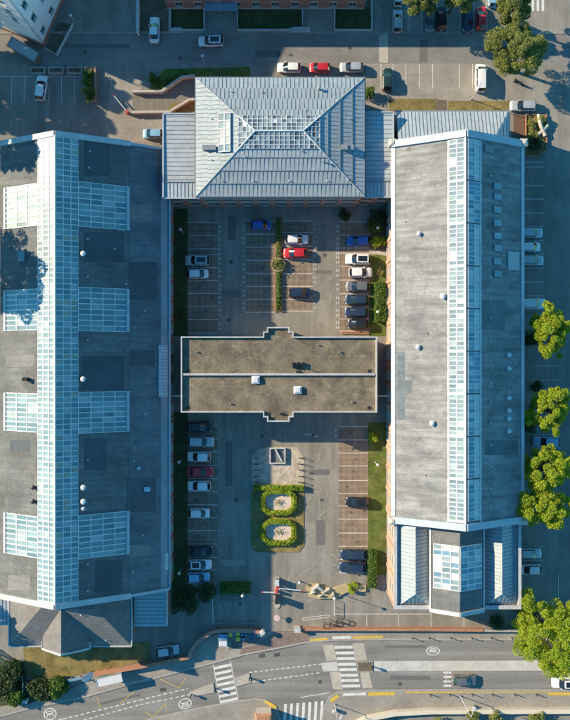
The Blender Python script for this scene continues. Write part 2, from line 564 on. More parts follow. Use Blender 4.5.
def sheet(name, pts, z, m, parent=None, px=True):
    p = [W(*q) for q in pts] if px else pts
    p = ccw(p)
    mb = MB()
    mb.add([(x, y, z) for x, y in p], [tuple(range(len(p)))])
    return mb.build(name, m, parent)


def raised(name, pts, z, m, parent=None, kerb=None, kw=0.14):
    """raised slab following a pixel polygon"""
    p = ccw([W(*q) for q in pts])
    mb = MB().poly(p, 0.001, z)
    o = mb.build(name, m, parent)
    return o


def strip_pts(pts, w):
    """offset polyline to left/right by w/2 -> list of (left,right)"""
    out = []
    n = len(pts)
    for i in range(n):
        a = Vector(pts[max(i - 1, 0)]); b = Vector(pts[min(i + 1, n - 1)])
        d = (b - a).normalized()
        q = Vector((-d.y, d.x)) * (w / 2)
        p = Vector(pts[i])
        out.append((p + q, p - q))
    return out


def ribbon(mb, pts, w, z0, z1, mi=0):
    """solid band along a ground polyline in metres"""
    sp = strip_pts(pts, w)
    for i in range(len(sp) - 1):
        (l0, r0), (l1, r1) = sp[i], sp[i + 1]
        mb.poly([(l0.x, l0.y), (r0.x, r0.y), (r1.x, r1.y), (l1.x, l1.y)], z0, z1, mi)
    return mb


def wpx(pts):
    return [W(*p) for p in pts]


def line(parent, a, b, w=0.10, z=0.012, m=None, name='parking_line'):
    (x0, y0), (x1, y1) = W(*a), W(*b)
    d = Vector((x1 - x0, y1 - y0)); L = d.length; d.normalize()
    q = Vector((-d.y, d.x)) * w / 2
    mb = MB().add([(x0 + q.x, y0 + q.y, z), (x0 - q.x, y0 - q.y, z), (x1 - q.x, y1 - q.y, z), (x1 + q.x, y1 + q.y, z)], [(0, 1, 2, 3)])
    return mb.build(name, m or PAINT, parent)


# ------------------------------------------------------------------ foliage
def leaf_mesh(name, pts, size, mats, seed=0, up=0.5, core=None, spread=None):
    rng = np.random.default_rng(seed)
    n = len(pts)
    pts = np.asarray(pts, float)
    nor = rng.normal(size=(n, 3))
    nor[:, 2] = np.abs(nor[:, 2]) + up
    nor /= np.linalg.norm(nor, axis=1)[:, None]
    t = np.cross(nor, rng.normal(size=(n, 3)))
    t /= np.linalg.norm(t, axis=1)[:, None] + 1e-9
    b = np.cross(nor, t)
    sz = size * rng.uniform(0.55, 1.25, n)[:, None]
    v = np.empty((n, 4, 3))
    v[:, 0] = pts - t * sz * 0.62
    v[:, 1] = pts + b * sz * 0.36
    v[:, 2] = pts + t * sz * 0.62
    v[:, 3] = pts - b * sz * 0.36
    v = v.reshape(-1, 3)
    f = np.arange(4 * n, dtype=np.int32)
    mi = (rng.random(n) < 0.42).astype(np.int32)
    cv, cf = (np.zeros((0, 3)), [])
    if core is not None:
        cv, cf = np.array(core.v), core.f
    me = bpy.data.meshes.new(name)
    nv = len(v) + len(cv)
    me.vertices.add(nv)
    me.vertices.foreach_set('co', np.concatenate([v, cv]).ravel())
    loops = list(f) + [len(v) + i for q in cf for i in q]
    starts = list(range(0, 4 * n, 4))
    s0 = 4 * n
    for q in cf:
        starts.append(s0); s0 += len(q)
    me.loops.add(len(loops))
    me.loops.foreach_set('vertex_index', np.array(loops, dtype=np.int32))
    me.polygons.add(len(starts))
    me.polygons.foreach_set('loop_start', np.array(starts, dtype=np.int32))
    me.polygons.foreach_set('material_index', np.concatenate([mi, np.ones(len(cf), np.int32)]).astype(np.int32))
    for m in mats: me.materials.append(m)
    me.update(calc_edges=True)
    me.validate()
    return me


def tree(label, px, py, hc, r, kind, seed, H=None, squash=0.8, n=6500, leaf=0.42, clumps=46, cat='tree', group=None, world=None, name='tree', ry=None, open_=0.0):
    """broad-leaved tree: tapered trunk, limbs and a crown of leaf clumps; px,py is the crown centre seen at height hc"""
    rng = np.random.default_rng(seed)
    x, y = world if world else W(px, py, hc)
    ry = ry or r
    H = H or hc + r * squash
    t = empty(name, (x, y, 0.0), label, cat, group)
    # clump centres fill an ellipsoid, denser towards its skin, ragged
    cc = []
    while len(cc) < clumps:
        p = rng.normal(size=3)
        p /= np.linalg.norm(p)
        rr = rng.uniform(0.35, 1.0) ** 0.55
        if p[2] < -0.55: continue
        an = math.atan2(p[1], p[0])
        wob = 1 + 0.16 * math.sin(2 * an + seed) + 0.14 * math.sin(5 * an + 2.3 * seed) + 0.10 * math.sin(9 * an + seed * 1.7) + rng.uniform(-0.14, 0.14)
        cc.append((p[0] * r * rr * wob * 0.86, p[1] * ry * rr * wob * 0.86, hc + p[2] * r * squash * rr * 0.9))
    tb = MB()
    zt = hc - r * squash * 0.35
    tb.tube([(x, y, 0.0), (x + .05, y, zt * .5), (x, y + .05, zt), (x, y, hc + r * squash * .35)], [0.055 * r + .08, 0.045 * r + .06, 0.035 * r + .05, .04], 8)
    tb.build('trunk', BARK, t)
    lb = MB()
    for c in cc[::3]:
        lb.tube([(x, y, zt * rng.uniform(.75, 1.1)), (x + c[0] * .5, y + c[1] * .5, (zt + c[2]) / 2 + .2), (x + c[0], y + c[1], c[2])], [.10, .06, .02], 5)
    lb.build('limb', BARK, t)
    n = int(n * 3.0)
    leaf *= 0.55
    per = n // clumps
    pts = []
    for c in cc:
        rad = (0.30 + r * 0.10) * rng.uniform(0.6, 1.4)
        q = rng.normal(size=(per, 3))
        q /= np.linalg.norm(q, axis=1)[:, None]
        q *= (rad * rng.uniform(0.45, 1.0, per) ** 0.5)[:, None]
        q[:, 2] *= 0.75
        pts.append(q + np.array(c))
    me = leaf_mesh('crown', np.concatenate(pts), leaf, LEAF[kind], seed)
    o = link('crown', me, t)
    return t


def shrub(label, px, py, r, h, kind, seed, n=500, leaf=0.26, name='shrub', cat='shrub', group=None, ry=None, z=0.0):
    rng = np.random.default_rng(seed)
    x, y = W(px, py, h * .6)
    t = empty(name, (x, y, z), label, cat, group)
    ry = ry or r
    n = int(n * max(1.0, r * ry * 1.3))
    pts = []
    k = max(6, int(r * ry * 6))
    per = n // k
    for i in range(k):
        a, rr = rng.uniform(0, 6.28), math.sqrt(rng.uniform(0, 1)) * .75
        c = np.array((math.cos(a) * rr * r, math.sin(a) * rr * ry, h * rng.uniform(.45, .8)))
        q = rng.normal(size=(per, 3)); q /= np.linalg.norm(q, axis=1)[:, None]
        q *= rng.uniform(.3, 1, per)[:, None] ** .6 * min(.36 * r + .25, h * .5)
        q = q + c
        q[:, 2] = np.clip(q[:, 2], .05, None)
        pts.append(q)
    link('foliage', leaf_mesh('foliage', np.concatenate(pts), leaf, LEAF[kind], seed), t)
    sb = MB()
    for i in range(4):
        a = i * 1.6 + seed
        sb.tube([(x, y, z), (x + math.cos(a) * r * .4, y + math.sin(a) * ry * .4, z + h * .6)], [.04, .015], 5)
    sb.build('stem', BARK, t)
    return t


def hedge(label, path, w, h, kind, seed, name='hedge', closed=False, dens=70, leaf=0.2, z=0.0, group=None):
    """clipped hedge along a ground polyline (metres)"""
    rng = np.random.default_rng(seed)
    pts2 = list(path) + ([path[0]] if closed else [])
    cx = sum(p[0] for p in path) / len(path); cy = sum(p[1] for p in path) / len(path)
    t = empty(name, (cx, cy, z), label, 'hedge', group)
    core = MB()
    P = []
    for i in range(len(pts2) - 1):
        a, b = Vector(pts2[i]), Vector(pts2[i + 1])
        L = (b - a).length
        if L < 1e-4: continue
        d = (b - a) / L
        q = Vector((-d.y, d.x))
        n = int(L * (w + 2 * h) * dens)
        u = rng.uniform(-.05, L + .05, n)
        side = rng.random(n)
        pw = w / (w + 2 * h)
        off = np.where(side < pw, rng.uniform(-w / 2, w / 2, n), np.where(side < pw + (1 - pw) / 2, -w / 2, w / 2)) + rng.normal(0, .05, n)
        zz = np.where(side < pw, h + rng.normal(0, .06, n), rng.uniform(.05, h, n))
        P.append(np.stack([a.x + d.x * u + q.x * off - cx, a.y + d.y * u + q.y * off - cy, zz], 1))
        ww = w / 2 * .86
        core.add([(a.x + s * q.x * ww - cx + e * d.x * L, a.y + s * q.y * ww - cy + e * d.y * L, zz_) for zz_ in (0.0, h * .93) for (s, e) in ((-1, 0), (-1, 1), (1, 1), (1, 0))],
                 [(3, 2, 1, 0), (4, 5, 6, 7), (0, 1, 5, 4), (1, 2, 6, 5), (2, 3, 7, 6), (3, 0, 4, 7)])
    link('foliage', leaf_mesh('foliage', np.concatenate(P), leaf, LEAF[kind], seed, up=.7, core=core), t)
    return t


# ================================================================== THE SETTING
ground = MB().add([(-400, -400, 0), (400, -400, 0), (400, 400, 0), (-400, 400, 0)], [(0, 1, 2, 3)]).build('ground', ASPH)
tag(ground, 'grey asphalt ground around and between the buildings', 'ground', kind='structure')


def struct(o, label, cat):
    return tag(o, label, cat, kind='structure')


# --- north street
nstreet = sheet('street', [(-200, 34), (379, 34), (388, 34), (700, 34), (700, 63), (-200, 63)], 0.004, STREET)
struct(nstreet, 'narrow asphalt street running past the brick house at the top', 'street')
line(nstreet, (383.5, 34), (383.5, 62.5), 1.6, 0.008, PALEP, 'crossing_band')
for k in range(4):
    line(nstreet, (528 + k * 5, -2), (528 + k * 5, 11), 0.45, 0.008, PAINT, 'crossing_stripe')
npave = raised('pavement', [(-200, 31.5), (700, 31.5), (700, 34), (-200, 34)], 0.10, PAVE)
struct(npave, 'thin kerbed pavement along the north side of the top street', 'pavement')

# --- main road in the south
north_edge = [(-120, 742), (0, 716), (31, 708), (87, 696), (126, 685), (150, 679.5), (179, 671.5), (214, 662.5), (243, 654.5), (290, 645.5), (304, 642.5), (332, 640), (385, 639), (430, 639.3), (570, 639), (760, 639)]
south_l = [(-120, 800), (60, 741), (140, 721.5), (153, 718), (198, 708), (240, 700.5), (256, 698.7), (266, 700), (276, 708), (281, 722), (286, 770)]
south_r = [(324, 770), (322, 722), (324, 708), (329, 697), (337, 692), (369, 690.3), (430, 689.7), (570, 690), (760, 690)]
road = sheet('road', north_edge + south_r[::-1] + south_l[::-1], 0.004, ROADM)
struct(road, 'two-lane asphalt road curving along the bottom with a side road', 'road')
pav_n = raised('pavement', north_edge[::-1] + [(-120, 705), (0, 706), (27, 704), (60, 693), (92, 679), (140, 669), (190, 657), (196, 646), (206, 637), (226, 631.5), (263, 632), (275, 629.5), (300, 629.5), (430, 629.5), (760, 629.5)], 0.11, PAVE)
struct(pav_n, 'kerbed pavement along the north side of the main road', 'pavement')
pav_s = raised('pavement', south_r + [(760, 708), (430, 708), (395, 711), (365, 718), (345, 730), (335, 770)], 0.11, PAVE)
struct(pav_s, 'pavement along the south side of the main road, right of the side road', 'pavement')
pav_sl = raised('pavement', south_l + [(270, 770), (255, 722), (200, 724), (150, 736), (60, 760), (-120, 830)], 0.11, PAVE)
struct(pav_sl, 'pavement corner left of the side road at the bottom', 'pavement')
for pv, e in ((pav_n, north_edge), (pav_s, south_r), (pav_sl, south_l)):
    ribbon(MB(), wpx(e), 0.30, 0.112, 0.125).build('kerb', KERB, pv)
sheet('sett_paving', [(240, 655.5), (241, 648), (256, 645), (262, 640), (273, 634), (273, 630.5), (309, 630.5), (309, 641), (290, 645), (262, 651)], 0.116, PINKP, pav_n)
sheet('sett_paving', [(232, 640), (247, 640), (255, 634.5), (262, 634.5), (258, 642), (240, 647), (228, 650)], 0.116, PINKP, pav_n)
# central strip and islands of the main road
strip_ = raised('median_strip', [(373.5, 661), (570, 660.4), (760, 660.4), (760, 670.4), (570, 670.4), (373.5, 671)], 0.03, WHITEP)
struct(strip_, 'flush pale concrete strip along the middle of the main road', 'median')


def island(pts, label, pvm=PALEP):
    o = raised('traffic_island', pts, 0.12, pvm)
    ribbon(MB(), wpx(pts + [pts[0]]), 0.16, 0.10, 0.128).build('kerb', KERB, o)
    return struct(o, label, 'traffic island')


island([(357, 662), (372.5, 661), (373, 671), (358.5, 671.5)], 'small round-ended traffic island right of the long zebra crossing', EARTH)
island([(189, 692), (213, 683), (215, 692), (191, 696)], 'long narrow traffic island left of the skewed zebra crossing')
island([(235, 678), (249, 673), (251, 682), (237, 686)], 'short traffic island right of the skewed zebra crossing')
for pts in ([(323, 645), (333.5, 644.5), (337, 660), (326, 661)], [(329.5, 672), (340.5, 672), (343, 690), (333, 689)], [(352.5, 643.5), (364, 643), (367, 660), (355, 661)], [(360, 672), (369, 671.5), (372.5, 688), (362.5, 688)]):
    sheet('paving_panel', pts, 0.008, PALEP, road)
sheet('paving_panel', [(321, 663), (337, 661.5), (338.5, 671), (323, 671.5)], 0.008, WHITEP, road)
for k, zy in enumerate((647.3, 653, 658.6, 664.3, 669.6, 675.3, 680.6, 686)):
    x0 = 334.5 + (zy - 647) * 0.2
    line(road, (x0, zy), (x0 + 18, zy - .2), 0.50, 0.014, PAINT, 'crossing_stripe')
for k in range(7):
    x0, y0 = 213.5 + k * 1.15, 667 + k * 5.6
    line(road, (x0, y0 + 1.6), (x0 + 17, y0 - 2.2), 0.48, 0.014, PAINT, 'crossing_stripe')
line(road, (213, 664), (220.5, 704), 0.12, 0.012, PAINT, 'road_line')
line(road, (230.5, 661), (238.5, 701), 0.12, 0.012, PAINT, 'road_line')
for k in range(7):
    x0 = 284 + k * 6.1
    line(road, (x0, 722 + 10), (x0 + 1.6, 704 - k * .5), 0.48, 0.012, PAINT, 'crossing_stripe')


def dashes(pts, on, off, w=0.13, z=0.012, m=None):
    p = [Vector(q) for q in pts]
    for i in range(len(p) - 1):
        L = (p[i + 1] - p[i]).length
        d = (p[i + 1] - p[i]) / L
        t = 0
        while t < L - .5:
            a = p[i] + d * t; b = p[i] + d * min(L, t + on)
            line(road, (a.x, a.y), (b.x, b.y), w, z, m, 'dashed_line')
            t += on + off


dashes([(249, 672.5), (322, 664)], 3.2, 2.2, 0.17)
dashes([(252, 682), (322, 672.5)], 3.2, 2.2, 0.17)
dashes([(0, 732), (63, 719), (140, 700), (188, 688.5)], 3.6, 2.4, 0.17)
dashes([(60, 726.5), (140, 704.7), (190, 694.5)], 3.6, 2.4, 0.17)
for a, b in (((160, 679), (179, 688)), ((179, 688), (186, 677.5)), ((145, 712), (153, 717)), ((153, 717), (165, 704)), ((165, 704), (167, 712)), ((97, 697), (100, 708)), ((120, 704), (133, 692))):
    line(road, a, b, 0.10, 0.012, YELL, 'yellow_line')
line(road, (300, 697.5), (330, 692.5), 0.12, 0.012, PAINT, 'road_line')
for a, b in (((260, 693.5), (281, 704)), ((306, 695), (326, 693.5))):
    pass
# yellow blocks and line on the kerbs
for pts in ([(310, 641.6), (327.5, 639.6), (327.5, 637), (310, 639)], [(352.5, 638.6), (383, 637.8), (383, 635.4), (352.5, 636.2)]):
    sheet('yellow_paving', pts, 0.117, YELL, pav_n)
sheet('white_paving', [(332.5, 639), (351.5, 638.3), (351, 635.5), (332.5, 636.2)], 0.119, PAINT, pav_n)
for pts in ([(368, 692), (395, 691.6), (395, 695), (368, 695.4)], [(329.5, 699.5), (336.5, 694), (339.5, 696.5), (331.5, 702.5)], [(548, 692), (575, 692), (575, 695), (548, 695)], [(405, 691.3), (462, 691.3), (462, 692.6), (405, 692.8)], [(462, 691.4), (548, 691.4), (548, 692.3), (462, 692.3)]):
    sheet('yellow_paving', pts, 0.130, YELL, pav_s)
sheet('white_paving', [(343, 693), (366, 692), (366, 695), (343, 695.6)], 0.127, PAINT, pav_s)
sheet('yellow_paving', [(263, 701), (268, 700.5), (277, 706), (274, 709)], 0.130, YELL, pav_sl)


def ring30(px, py, rx, ry, rot):
    """painted oval with the figure 30 in it"""
    cx, cy = W(px, py)
    mb = MB()
    rx *= S; ry *= S
    N_ = 28
    z = 0.013
    ca, sa = math.cos(rot), math.sin(rot)
    tf = lambda x, y: (cx + x * ca - y * sa, cy + x * sa + y * ca, z)
    for i in range(N_):
        a, b = 2 * math.pi * i / N_, 2 * math.pi * (i + 1) / N_
        q = [(rx * math.cos(a), ry * math.sin(a)), (rx * math.cos(b), ry * math.sin(b)), (.86 * rx * math.cos(b), .82 * ry * math.sin(b)), (.86 * rx * math.cos(a), .82 * ry * math.sin(a))]
        mb.add([tf(*p) for p in q], [(3, 2, 1, 0)])

    def stroke(pts, w=.15):
        sp = strip_pts(pts, w)
        for i in range(len(sp) - 1):
            (l0, r0), (l1, r1) = sp[i], sp[i + 1]
            mb.add([tf(*l0), tf(*r0), tf(*r1), tf(*l1)], [(0, 1, 2, 3)])
    gx, gy = rx * .58, ry * .52      # glyph half size of the pair
    th = [R(d) for d in range(130, -131, -26)]
    for s_ in (1, -1):
        stroke([(-gx * .50 + gx * .36 * math.cos(t), s_ * gy * .5 + gy * .5 * math.sin(t)) for t in th])
    stroke([(gx * .48 + gx * .36 * math.cos(R(d)), gy * math.sin(R(d))) for d in range(0, 361, 30)])
    return mb.build('speed_marking', PAINT, road)


ring30(50, 714, 6.0, 6.6, R(90) + .22)
ring30(185, 703.7, 5.4, 6.8, R(-90) + .22)
ring30(433, 651, 4.5, 7.0, R(90))
for k in range(4):
    line(road, (443.5, 672.5 + k * 4.4), (451.5, 672.5 + k * 4.4), 0.32, 0.012, PAINT, 'road_marking')
line(road, (446, 670.5), (446, 687), 0.10, 0.016, PAINT, 'road_marking')
for px_ in (141, 158, 262, 277):
    pass
for px_, py_ in ((277, 655), (163, 690), (262, 656)):
    sheet('manhole_cover', [(px_ - 3, py_ - 1.6), (px_ + 3, py_ - 2.4), (px_ + 3.2, py_ + 1), (px_ - 2.8, py_ + 1.8)], 0.010, mat('manhole_iron', (0.07, 0.066, 0.06), 0.7), road)

# --- courtyard parking bays
north_court = tag(sheet('parking_court', [(172, 209), (388, 209), (388, 336), (172, 336)], 0.004, ASPH), 'asphalt courtyard between the zinc-roofed building and the flat-roofed link', 'courtyard', kind='structure')
south_court = tag(sheet('parking_court', [(172, 412), (388, 412), (388, 600), (300, 612), (172, 612)], 0.004, ASPH), 'asphalt courtyard south of the flat-roofed link', 'courtyard', kind='structure')


def bays(parent, x0, x1, ys, z=0.008, m=BAYP, dash=None):
    sheet('bay_paving', [(x0, ys[0]), (x1, ys[0]), (x1, ys[-1]), (x0, ys[-1])], z, m, parent)
    for y in ys:
        line(parent, (x0 - .3, y), (x1 + .3, y), 0.10, z + 0.004)
    if dash:
        for i in range(len(ys) - 1):
            ym = (ys[i] + ys[i + 1]) / 2
            for dy in (-2.5, 2.5):
                for dx in (0, 1.9):
                    line(parent, (dash + dx, ym + dy - 1.2), (dash + dx, ym + dy + 1.2), 0.10, z + 0.004, None, 'bay_tick')


bays(north_court, 188, 217.5, [222.5, 235.7, 248.9, 254.6, 267.5, 280.4, 293.4, 306.3, 319.5, 333], dash=218.5)
bays(north_court, 246, 274.6, [220.8, 234.2, 247.1, 260.3, 273.2, 286.4, 299.5, 312.2], dash=243)
bays(north_court, 283, 312.5, [220.8, 232.3, 246.2, 259.5, 273.5, 286.4, 299.5, 311], dash=313.8)
bays(north_court, 340, 369, [222, 235, 248, 253.3, 266.3, 280, 293.8, 307, 319, 331], dash=336.5)
bays(south_court, 188, 217.5, [425.5, 439, 452, 465.4, 478.5, 491.5, 504.7, 517.8, 530.6, 544, 557.4, 570, 583], dash=None)
bays(south_court, 338.7, 367.7, [426.6, 440, 453, 466, 480.5, 493.6, 506, 519, 533, 546.4, 559.5, 573], dash=None)
for yy in (430, 436):
    line(south_court, (335.5, yy - 1.4), (335.5, yy + 1.4), 0.10, 0.012, None, 'bay_tick')
    line(south_court, (337, yy - 1.4), (337, yy + 1.4), 0.10, 0.012, None, 'bay_tick')
for k in range(3):
    line(south_court, (305 + k * 3, 434.5), (312 + k * 3, 434.0 + k * 1.5), 0.22, 0.012, None, 'bay_tick')
line(ground, (334.5, 614), (432, 614), 0.10, 0.008)
line(ground, (366.8, 614), (366.8, 629), 0.10, 0.009)
line(ground, (398.4, 614), (398.4, 629), 0.10, 0.009)
line(ground, (431, 614), (431, 629), 0.10, 0.009)
line(ground, (464, 616), (464, 629), 0.10, 0.009)
for a, b in (((302.5, 618.2), (329, 614.8)), ((329, 614.8), (329.4, 617)), ((329.4, 617), (303, 620.6)), ((303, 620.6), (302.5, 618.2))):
    line(ground, a, b, 0.09, 0.008)

# repairs, drains, oil stains and dusty tyre tracks on the asphalt
rg = random.Random(11)
REPAIR = [mat('asphalt_repair_dark', (0.135, 0.133, 0.128), .9, .15, 3), mat('asphalt_repair_pale', (0.27, 0.255, 0.225), .9, .15, 3)]
OIL = mat('oil_stain', (0.085, 0.08, 0.072), .6, .3, 3)
IRON = mat('drain_iron', (0.08, 0.076, 0.07), .7, .1, 3)
for par, x0, y0, x1, y1, k in ((north_court, 222, 290, 240, 297, 0), (north_court, 228, 215, 236, 240, 0), (north_court, 316, 270, 332, 274, 0), (north_court, 318, 300, 326, 322, 1), (south_court, 225, 440, 232, 486, 0),
                               (south_court, 310, 470, 330, 475, 0), (south_court, 222, 560, 246, 566, 1), (south_court, 316, 520, 325, 545, 0), (nstreet, 60, 44, 130, 48, 0), (nstreet, 255, 50, 280, 57, 0),
                               (nstreet, 420, 40, 428, 62, 0), (road, 100, 702, 140, 705, 0), (road, 262, 651, 300, 654, 0), (road, 385, 645, 425, 648, 0), (road, 480, 652, 540, 655, 1), (road, 390, 676, 430, 680, 0)):
    sl_ = -.22 * (x1 - x0) if par is road and x0 < 300 else 0
    sheet('repair_patch', [(x0, y0 + rg.uniform(-.6, .6)), (x1, y0 + sl_ + rg.uniform(-.6, .6)), (x1 + rg.uniform(-1, 1), y1 + sl_), (x0 + rg.uniform(-1, 1), y1)], .0072, REPAIR[k], par)
for par, px, py in ((north_court, 231, 262), (north_court, 325, 255), (north_court, 229, 320), (south_court, 236, 500), (south_court, 322, 500), (south_court, 262, 436), (south_court, 240, 604), (nstreet, 85, 52), (nstreet, 279, 54), (nstreet, 291, 55), (nstreet, 350, 48), (nstreet, 180, 58), (road, 320, 682), (road, 520, 648), (road, 400, 684)):
    x, y = W(px, py)
    if rg.random() < .5:
        MB().cyl(x, y, .0045, .012, .36, .36, 14).build('manhole_cover', IRON, par)
    else:
        MB().box(x - .35, x + .35, y - .25, y + .25, .0045, .012).build('drain_cover', IRON, par)


def blob(par, px, py, r, m, z, nm):
    n_ = 11; ph = rg.uniform(0, 6)
    pts = [(px + r * (1 + .3 * math.sin(3 * t + ph) + rg.uniform(-.15, .15)) * math.cos(t), py + r * .8 * (1 + .3 * math.sin(2 * t + ph) + rg.uniform(-.15, .15)) * math.sin(t)) for t in [2 * math.pi * i / n_ for i in range(n_)]]
    sheet(nm, pts, z, m, par)


for par, px0, px1, ys in ((north_court, 196, 212, (229, 242, 287, 300, 313)), (north_court, 252, 268, (241, 254, 267, 280, 293, 306)), (north_court, 290, 306, (227, 266, 280, 305)), (south_court, 196, 212, (498, 524, 537)), (south_court, 346, 362, (433, 447, 460, 473, 487, 513, 526, 540))):
    for yy in ys:
        blob(par, rg.uniform(px0, px1), yy + rg.uniform(-2, 2), rg.uniform(.8, 2.0), OIL, .0135, 'oil_stain')
TRACK = mat('dusty_tyre_track', (0.255, 0.24, 0.21), .9, .25, 1.5, blotch=.2, blotch_scale=.5)
for tk, (par, pts) in enumerate(((south_court, [(300, 600), (312, 585), (318, 560), (320, 520), (318, 470), (322, 440)]), (south_court, [(306, 604), (320, 588), (326, 560), (328, 520), (326, 470), (330, 445)]), (south_court, [(285, 604), (288, 580), (300, 566), (322, 556), (336, 555)]), (south_court, [(290, 604), (294, 584), (305, 571), (324, 564), (338, 566)]), (south_court, [(310, 540), (316, 522), (326, 510), (337, 504)]), (south_court, [(308, 500), (316, 490), (330, 474), (337, 470)]), (north_court, [(318, 330), (319, 300), (322, 285), (337, 274)]), (north_court, [(330, 330), (330, 300), (333, 290), (338, 287)]))):
    sp = []
    p_ = [Vector(W(*q)) for q in pts]
    for i in range(len(p_) - 1):
        a_, b_, c_, d_ = p_[max(i - 1, 0)], p_[i], p_[i + 1], p_[min(i + 2, len(p_) - 1)]
        for k in range(6):
            t = k / 6
            sp.append(tuple(.5 * ((2 * b_) + (c_ - a_) * t + (2 * a_ - 5 * b_ + 4 * c_ - d_) * t * t + (-a_ + 3 * b_ - 3 * c_ + d_) * t ** 3)))
    st_ = strip_pts(sp, .24)
    mb = MB()
    for i in range(len(st_) - 1):
        (l0, r0), (l1, r1) = st_[i], st_[i + 1]
        mb.add([(q_.x, q_.y, .0050 + .0002 * tk) for q_ in (l0, r0, r1, l1)], [(0, 1, 2, 3)])
    mb.build('tyre_track', TRACK, par)

# lawns
def lawn(pts, m, label, z=0.06, name='lawn'):
    o = raised(name, pts, z, m)
    return struct(o, label, 'lawn')


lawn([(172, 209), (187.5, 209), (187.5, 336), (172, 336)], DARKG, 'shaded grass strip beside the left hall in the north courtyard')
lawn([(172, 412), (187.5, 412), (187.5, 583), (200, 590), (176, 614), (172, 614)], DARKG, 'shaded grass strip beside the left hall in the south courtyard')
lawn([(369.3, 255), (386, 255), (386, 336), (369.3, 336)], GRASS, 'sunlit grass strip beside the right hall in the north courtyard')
lawn([(369.3, 209), (386, 209), (386, 250), (369.3, 250)], EARTH, 'planted corner bed where the zinc-roofed building meets the right hall')
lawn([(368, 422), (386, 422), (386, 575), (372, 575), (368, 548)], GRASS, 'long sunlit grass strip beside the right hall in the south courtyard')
struct(sheet('path', [(369, 248.8), (387, 252.5), (387, 256), (369, 253.5)], 0.075, PALEP), 'short pale path crossing the planted strip by the right hall', 'path')
lawn([(389, 99), (437, 99), (437, 111), (389, 111)], DRYG, 'patch of dry yellow grass in front of the small zinc roof, left half')
lawn([(448, 101), (509, 101), (509, 111), (448, 111)], DRYG, 'patch of dry yellow grass in front of the small zinc roof, right half')
lawn([(22, 642), (150, 642), (150, 660), (92, 672), (60, 678), (27, 678)], DRYG, 'dry brown grass in front of the slate pavilion')
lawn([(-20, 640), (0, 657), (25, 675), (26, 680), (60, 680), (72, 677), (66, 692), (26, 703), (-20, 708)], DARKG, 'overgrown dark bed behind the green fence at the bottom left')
lawn([(172, 103), (195.5, 100.5), (195.5, 116), (163, 116)], DRYG, 'small dry grass triangle beside the ramp')
lawn([(147, 92), (152, 83), (165, 69), (250, 67), (250, 77), (196, 77), (180, 79), (163, 92)], GRASS, 'grass and shrub bed along the street above the ramp')
struct(sheet('path', [(438, 100), (447, 100), (447, 111), (438, 111)], 0.012, EARTH), 'bare earth gap between the two dry grass patches', 'path')

# gardens of the brick house
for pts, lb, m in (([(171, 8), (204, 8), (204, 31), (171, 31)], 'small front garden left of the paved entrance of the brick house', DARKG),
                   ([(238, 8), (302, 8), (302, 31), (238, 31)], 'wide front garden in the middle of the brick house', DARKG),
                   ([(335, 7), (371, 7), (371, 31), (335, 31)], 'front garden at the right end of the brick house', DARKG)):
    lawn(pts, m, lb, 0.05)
struct(sheet('path', [(205, 6), (237, 6), (237, 31.4), (205, 31.4)], 0.008, PAVE), 'paved entrance path between the front gardens of the brick house', 'path')
struct(sheet('path', [(304, 6), (334, 6), (334, 31.4), (304, 31.4)], 0.008, PAVE), 'paved forecourt right of the wide front garden', 'path')
struct(sheet('driveway', [(140, -20), (168, -20), (168, 31.4), (140, 31.4)], 0.008, EARTH), 'brown gravel driveway with the upright parked white car', 'driveway')

# parking bays of the upper right and right edge, top left
northlot = tag(sheet('parking_area', [(366, 64), (490, 64), (512, 112), (366, 112)], 0.006, PAVE), 'worn grey parking area above the small zinc roof', 'parking', kind='structure')
for x in (381, 393, 406, 419.3, 432.7, 459.3, 472.7):
    line(northlot, (x, 64), (x, 88.5), 0.10, 0.010)
line(northlot, (366, 88.5), (486, 88.5), 0.06, 0.009, KERB)
for x in (408.3, 421.7, 434.5, 447.7, 460, 474, 487):
    line(ground, (x, -4), (x, 31), 0.10, 0.008)
for y in (162, 167, 185.5, 199, 213, 226.6, 240.5, 254, 268, 282, 296, 310):
    line(ground, (525, y), (544, y), 0.10, 0.008)
for y in (366, 380, 434.5, 448):
    line(ground, (532, y), (561, y), 0.10, 0.008)
for y in (546.6, 560.3, 574):
    line(ground, (519, y), (545, y), 0.10, 0.008)
line(ground, (558.6, 574), (558.6, 596), 0.10, 0.008)
westlot = tag(sheet('parking_area', [(-40, 76), (84, 76), (84, 105), (-40, 105)], 0.004, ASPH), 'shaded parking area behind the three planters at the top left', 'parking', kind='structure')
line(westlot, (-40, 76.3), (83, 76.3), 0.10, 0.008)
for x in (0, 12, 24.5, 37, 49.5, 62, 75):
    line(westlot, (x - .4, 76.3), (x - .6, 103), 0.10, 0.0085)
struct(sheet('forecourt', [(112, 70), (150, 84), (133, 93), (131, 114), (164, 114), (164, 142), (112, 142), (105, 130)], 0.006, PAVE), 'worn beige forecourt around the ramp mouth', 'forecourt')

# ================================================================== BUILDINGS
FELT = mat('roof_felt', (0.130, 0.135, 0.136), 0.9, 0.18, 2.5, mix=[((0.26, 0.24, 0.205), 0.45, .53, .71, .6), ((0.055, 0.065, 0.075), 0.6, .57, .70, .6)], bump=0.2, blotch=0.25, blotch_scale=0.2, streak=(0.10, 0.7, 0.2, 0.2))
FELTM = mat('roof_felt_mid', (0.125, 0.150, 0.168), 0.9, 0.14, 2.5, mix=[((0.065, 0.08, 0.095), 0.45, .52, .68, .7)], bump=0.2, blotch=0.22, blotch_scale=0.2, streak=(0.10, 0.6, 0.2, 0.2))
X_, Y_, Z_ = Vector((1, 0, 0)), Vector((0, 1, 0)), Vector((0, 0, 1))


